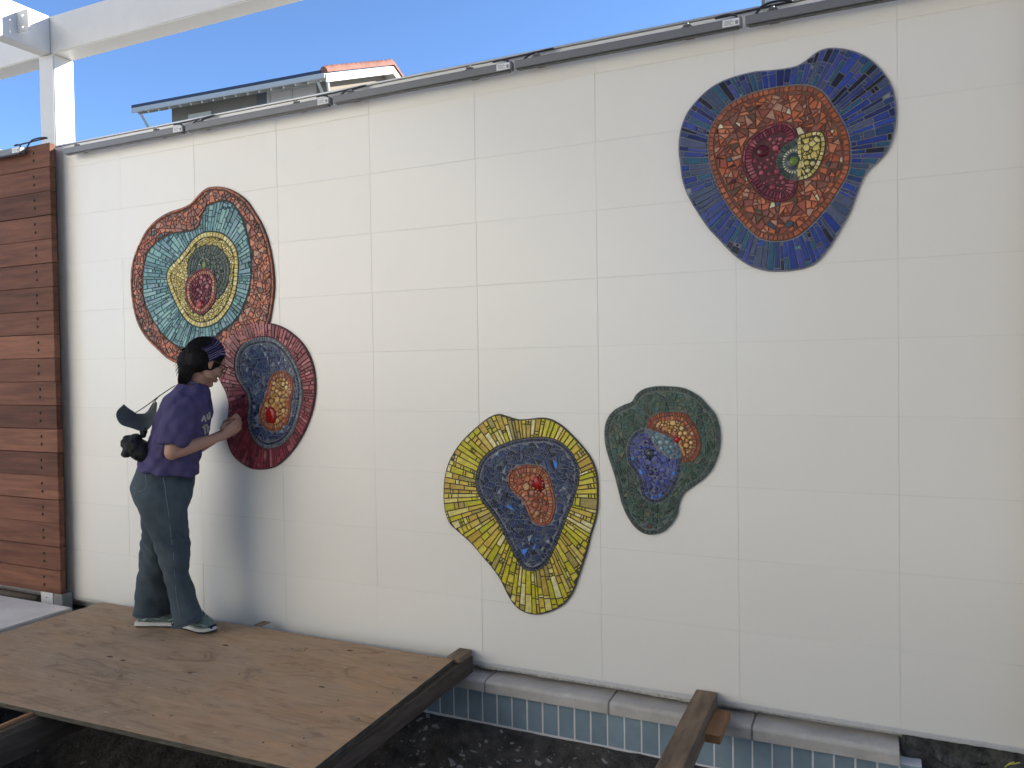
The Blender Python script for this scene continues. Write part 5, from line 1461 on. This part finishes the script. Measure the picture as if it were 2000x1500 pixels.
# ---- shoes
M_up = mat('shoe_mesh', (0.20, 0.28, 0.245), 0.75, 0.3, col2=(0.085, 0.125, 0.115), vscale=40, bump=0.4, bscale=150, bdist=0.001)
M_sole = mat('shoe_sole', (0.55, 0.56, 0.53), 0.7, 0.3, var=0.1, vscale=20); M_tread = mat('shoe_tread', (0.025, 0.028, 0.03), 0.8, 0.3); M_lace = mat('shoe_lace', (0.42, 0.45, 0.45), 0.8, 0.2)
def shoe(heel, toe):
    heel = Vector(heel); toe = Vector(toe); heel.z = toe.z = 0
    d = (toe - heel); L_ = d.length; ang = atan2(d.y, d.x)
    s0 = bpy.data.objects.new('shoe', None); COL.objects.link(s0); s0.parent = person; s0.location = heel; s0.rotation_euler = (0, 0, ang)
    def outline(k, g=0.0):
        pts = []
        prof = [(0.0, .030), (0.06, .033), (0.2, .034), (0.4, .034), (0.6, .042), (0.75, .047), (0.88, .042), (0.96, .028), (1.0, .010)]
        for x, w in prof: pts.append((x * L_ * (1 + g) - g * L_ / 2, -w - g * .02))
        for x, w in prof[::-1]: pts.append((x * L_ * (1 + g) - g * L_ / 2, w + g * .02))
        return pts
    def plate(z0, z1, g0, g1, m, nm, par):
        A_, B_ = outline(0, g0), outline(0, g1); n = len(A_); mb = MB()
        def zz(x, z): u = x / L_; return z + (0.010 * max(0, (u - .72) / .28) ** 2) + 0.006 * max(0, .25 - u) * 4 * (1 if z > 0.012 else 0)
        vs = [(x, y, zz(x, z0)) for x, y in A_] + [(x, y, zz(x, z1)) for x, y in B_]
        mb.add(vs, [tuple(range(n - 1, -1, -1)), tuple(range(n, 2 * n))] + [(i, (i + 1) % n, n + (i + 1) % n, n + i) for i in range(n)])
        o = mb.build(nm, m, par); bv = o.modifiers.new('b', 'BEVEL'); bv.width = .003; bv.segments = 2; return o
    so = plate(0.0, 0.007, -0.02, 0.0, M_tread, 'shoe', person)
    so.location = heel; so.rotation_euler = (0, 0, ang); bpy.data.objects.remove(s0)
    plate(0.0072, 0.025, 0.03, 0.0, M_sole, 'sole', so)
    up = MB()
    up.loft([((0.012, 0, .030), .018, .026, (1, 0, 0)), ((0.03, 0, .058), .048, .031, (1, 0, 0)), ((0.08, 0, .068), .056, .034, (1, 0, 0)), ((0.13, 0, .066), .052, .036, (1, 0, 0)), ((0.17, 0, .057), .043, .040, (1, 0, 0)), ((0.22, 0, .046), .032, .041, (1, 0, 0)), ((L_ - .022, 0, .034), .018, .034, (1, 0, 0)), ((L_ - .005, 0, .032), .009, .018, (1, 0, 0))], 20, 2.4)
    u = remesh('upper', up, 0.005, 4, M_up, so)
    mb = MB(); mb.loft([((L_ - .045, 0, .034), .018, .036, (1, 0, 0)), ((L_ - .018, 0, .032), .0165, .030, (1, 0, 0)), ((L_ - .001, 0, .030), .009, .018, (1, 0, 0))], 16, 2.3)
    mb.build('toe_cap', M_tread, so, smooth=True)
    mb = MB()
    for k in range(4):
        x = 0.135 + k * .020; z = .116 - k * .0115
        mb.tube([(x, -.030, z - .018), (x + .004, -.012, z + .001), (x + .010, .012, z + .001), (x + .012, .030, z - .020)], .0028, 6)
        mb.tube([(x, .030, z - .018), (x + .004, .012, z + .002), (x + .010, -.012, z + .002), (x + .012, -.030, z - .020)], .0028, 6)
    mb.build('lace', M_lace, so, smooth=True)
    mb = MB()
    for s in (-1, 1):
        mb.tube([(0.05, s * .034, .040), (0.09, s * .0375, .060), (0.13, s * .0385, .046), (0.17, s * .0415, .058)], .0035, 6)
        mb.tube([(0.19, s * .0425, .040), (0.225, s * .041, .048), (L_ - .03, s * .034, .042)], .003, 6)
    mb.build('side_stripe', M_lace, so, smooth=True)
def G(px_, py_):
    q = onZ(px_, py_, PLY_Z) - PO; return Vector((q.dot(E1), q.dot(LAT), 0))
h2, t2 = G(346, 1222), G(428, 1238)
d2 = (t2 - h2); print('shoe', d2.length)
t2 = h2 + d2.normalized() * 0.285
shoe(h2, t2)
h1 = G(268, 1222); t1 = h1 + (G(345, 1221) - h1).normalized() * 0.28
shoe(h1, t1)

# ---- sun visor hanging on her back and the waist pack
M_visor = mat('visor_grey', (0.085, 0.09, 0.088), 0.7, 0.3, var=0.1, vscale=10)
def W(v): return PO + Matrix.Rotation(PHI, 3, 'Z') @ v
outer = [(241, 790), (229, 802), (227, 814), (236, 829), (256, 836), (276, 842), (290, 838), (300, 824), (305, 808), (307, 786)]
inner = [(242, 790), (250, 797), (259, 803), (266, 808), (274, 808.5), (283, 808), (290, 802), (296, 795), (301, 788), (305, 783)]
lo = [-0.03, -0.06, -0.08, -0.09, -0.085, -0.07, -0.05, -0.02, 0.01, 0.03]
lin = [-0.03, -0.02, 0.0, 0.02, 0.035, 0.04, 0.04, 0.04, 0.035, 0.035]
mb = MB(); n = len(outer); rowsv = []
oo = smooth_pts([P(x, y, l) for (x, y), l in zip(outer, lo)], 4); ii = smooth_pts([P(x, y, l) for (x, y), l in zip(inner, lin)], 4)
vs = []
for a, b in zip(oo, ii):
    for k in range(7):
        t = k / 6; q = a.lerp(b, t); q.z -= 0.012 * sin(pi * t); vs.append(q)
for i in range(len(oo) - 1):
    for k in range(6): fs_ = (i * 7 + k, i * 7 + k + 1, (i + 1) * 7 + k + 1, (i + 1) * 7 + k); mb.f.append(list(fs_)); mb.mi.append(0)
mb.v = [tuple(W(v)) for v in vs]
visor = mb.build('sun_visor', M_visor, smooth=True)
vm = visor.modifiers.new('t', 'SOLIDIFY'); vm.thickness = 0.004
tag(visor, 'grey sun visor hanging by its strap behind the shoulder', 'visor')
mb = MB(); mb.tube([W(q) for q in smooth_pts([P(265, 806, -0.03), P(285, 793, -0.06), P(305, 778, -0.09), P(325, 764, -0.10), P(342, 753, -0.085)], 4)], .0026, 6)
mb.tube([W(q) for q in smooth_pts([P(291, 801, 0.02), P(300, 786, 0.0), P(312, 772, 0.0)], 4)], .0026, 6)
mb.build('strap', mat('strap_grey', (0.06, 0.058, 0.05), 0.8, 0.2), visor, smooth=True)
pk = MB()
pk.loft([(P(240, 870, -0.02), .028, .06, (1, 0, .2)), (P(250, 872, -0.02), .056, .095, (1, 0, .2)), (P(266, 876, -0.02), .066, .11, (1, 0, .2)), (P(282, 880, -0.02), .060, .10, (1, 0, .2)), (P(292, 882, -0.02), .040, .08, (1, 0, .2))], 22, 2.6)
pk.ellipsoid(P(262, 856, -0.06), (.03, .04, .022)); pk.ellipsoid(P(248, 884, -0.07), (.025, .035, .03)); pk.ellipsoid(P(280, 846, -0.04), (.018, .02, .03))
pack = remesh('waist_pack', pk, 0.006, 4, mat('pack_black', (0.016, 0.018, 0.017), 0.75, 0.3, bump=0.4, bscale=60, bdist=0.004), None,
              lambda p, n: 0.007 * fbm(p.x * 22, p.y * 16, p.z * 22, 3) + 0.003 * sin(p.x * 90 + 6 * fbm(p.x * 9, p.y * 9, p.z * 9)))
pack.data.transform(Matrix.Translation(PO) @ Matrix.Rotation(PHI, 4, 'Z'))
tag(pack, 'crumpled black waist pack worn at the back over the jeans', 'waist pack')
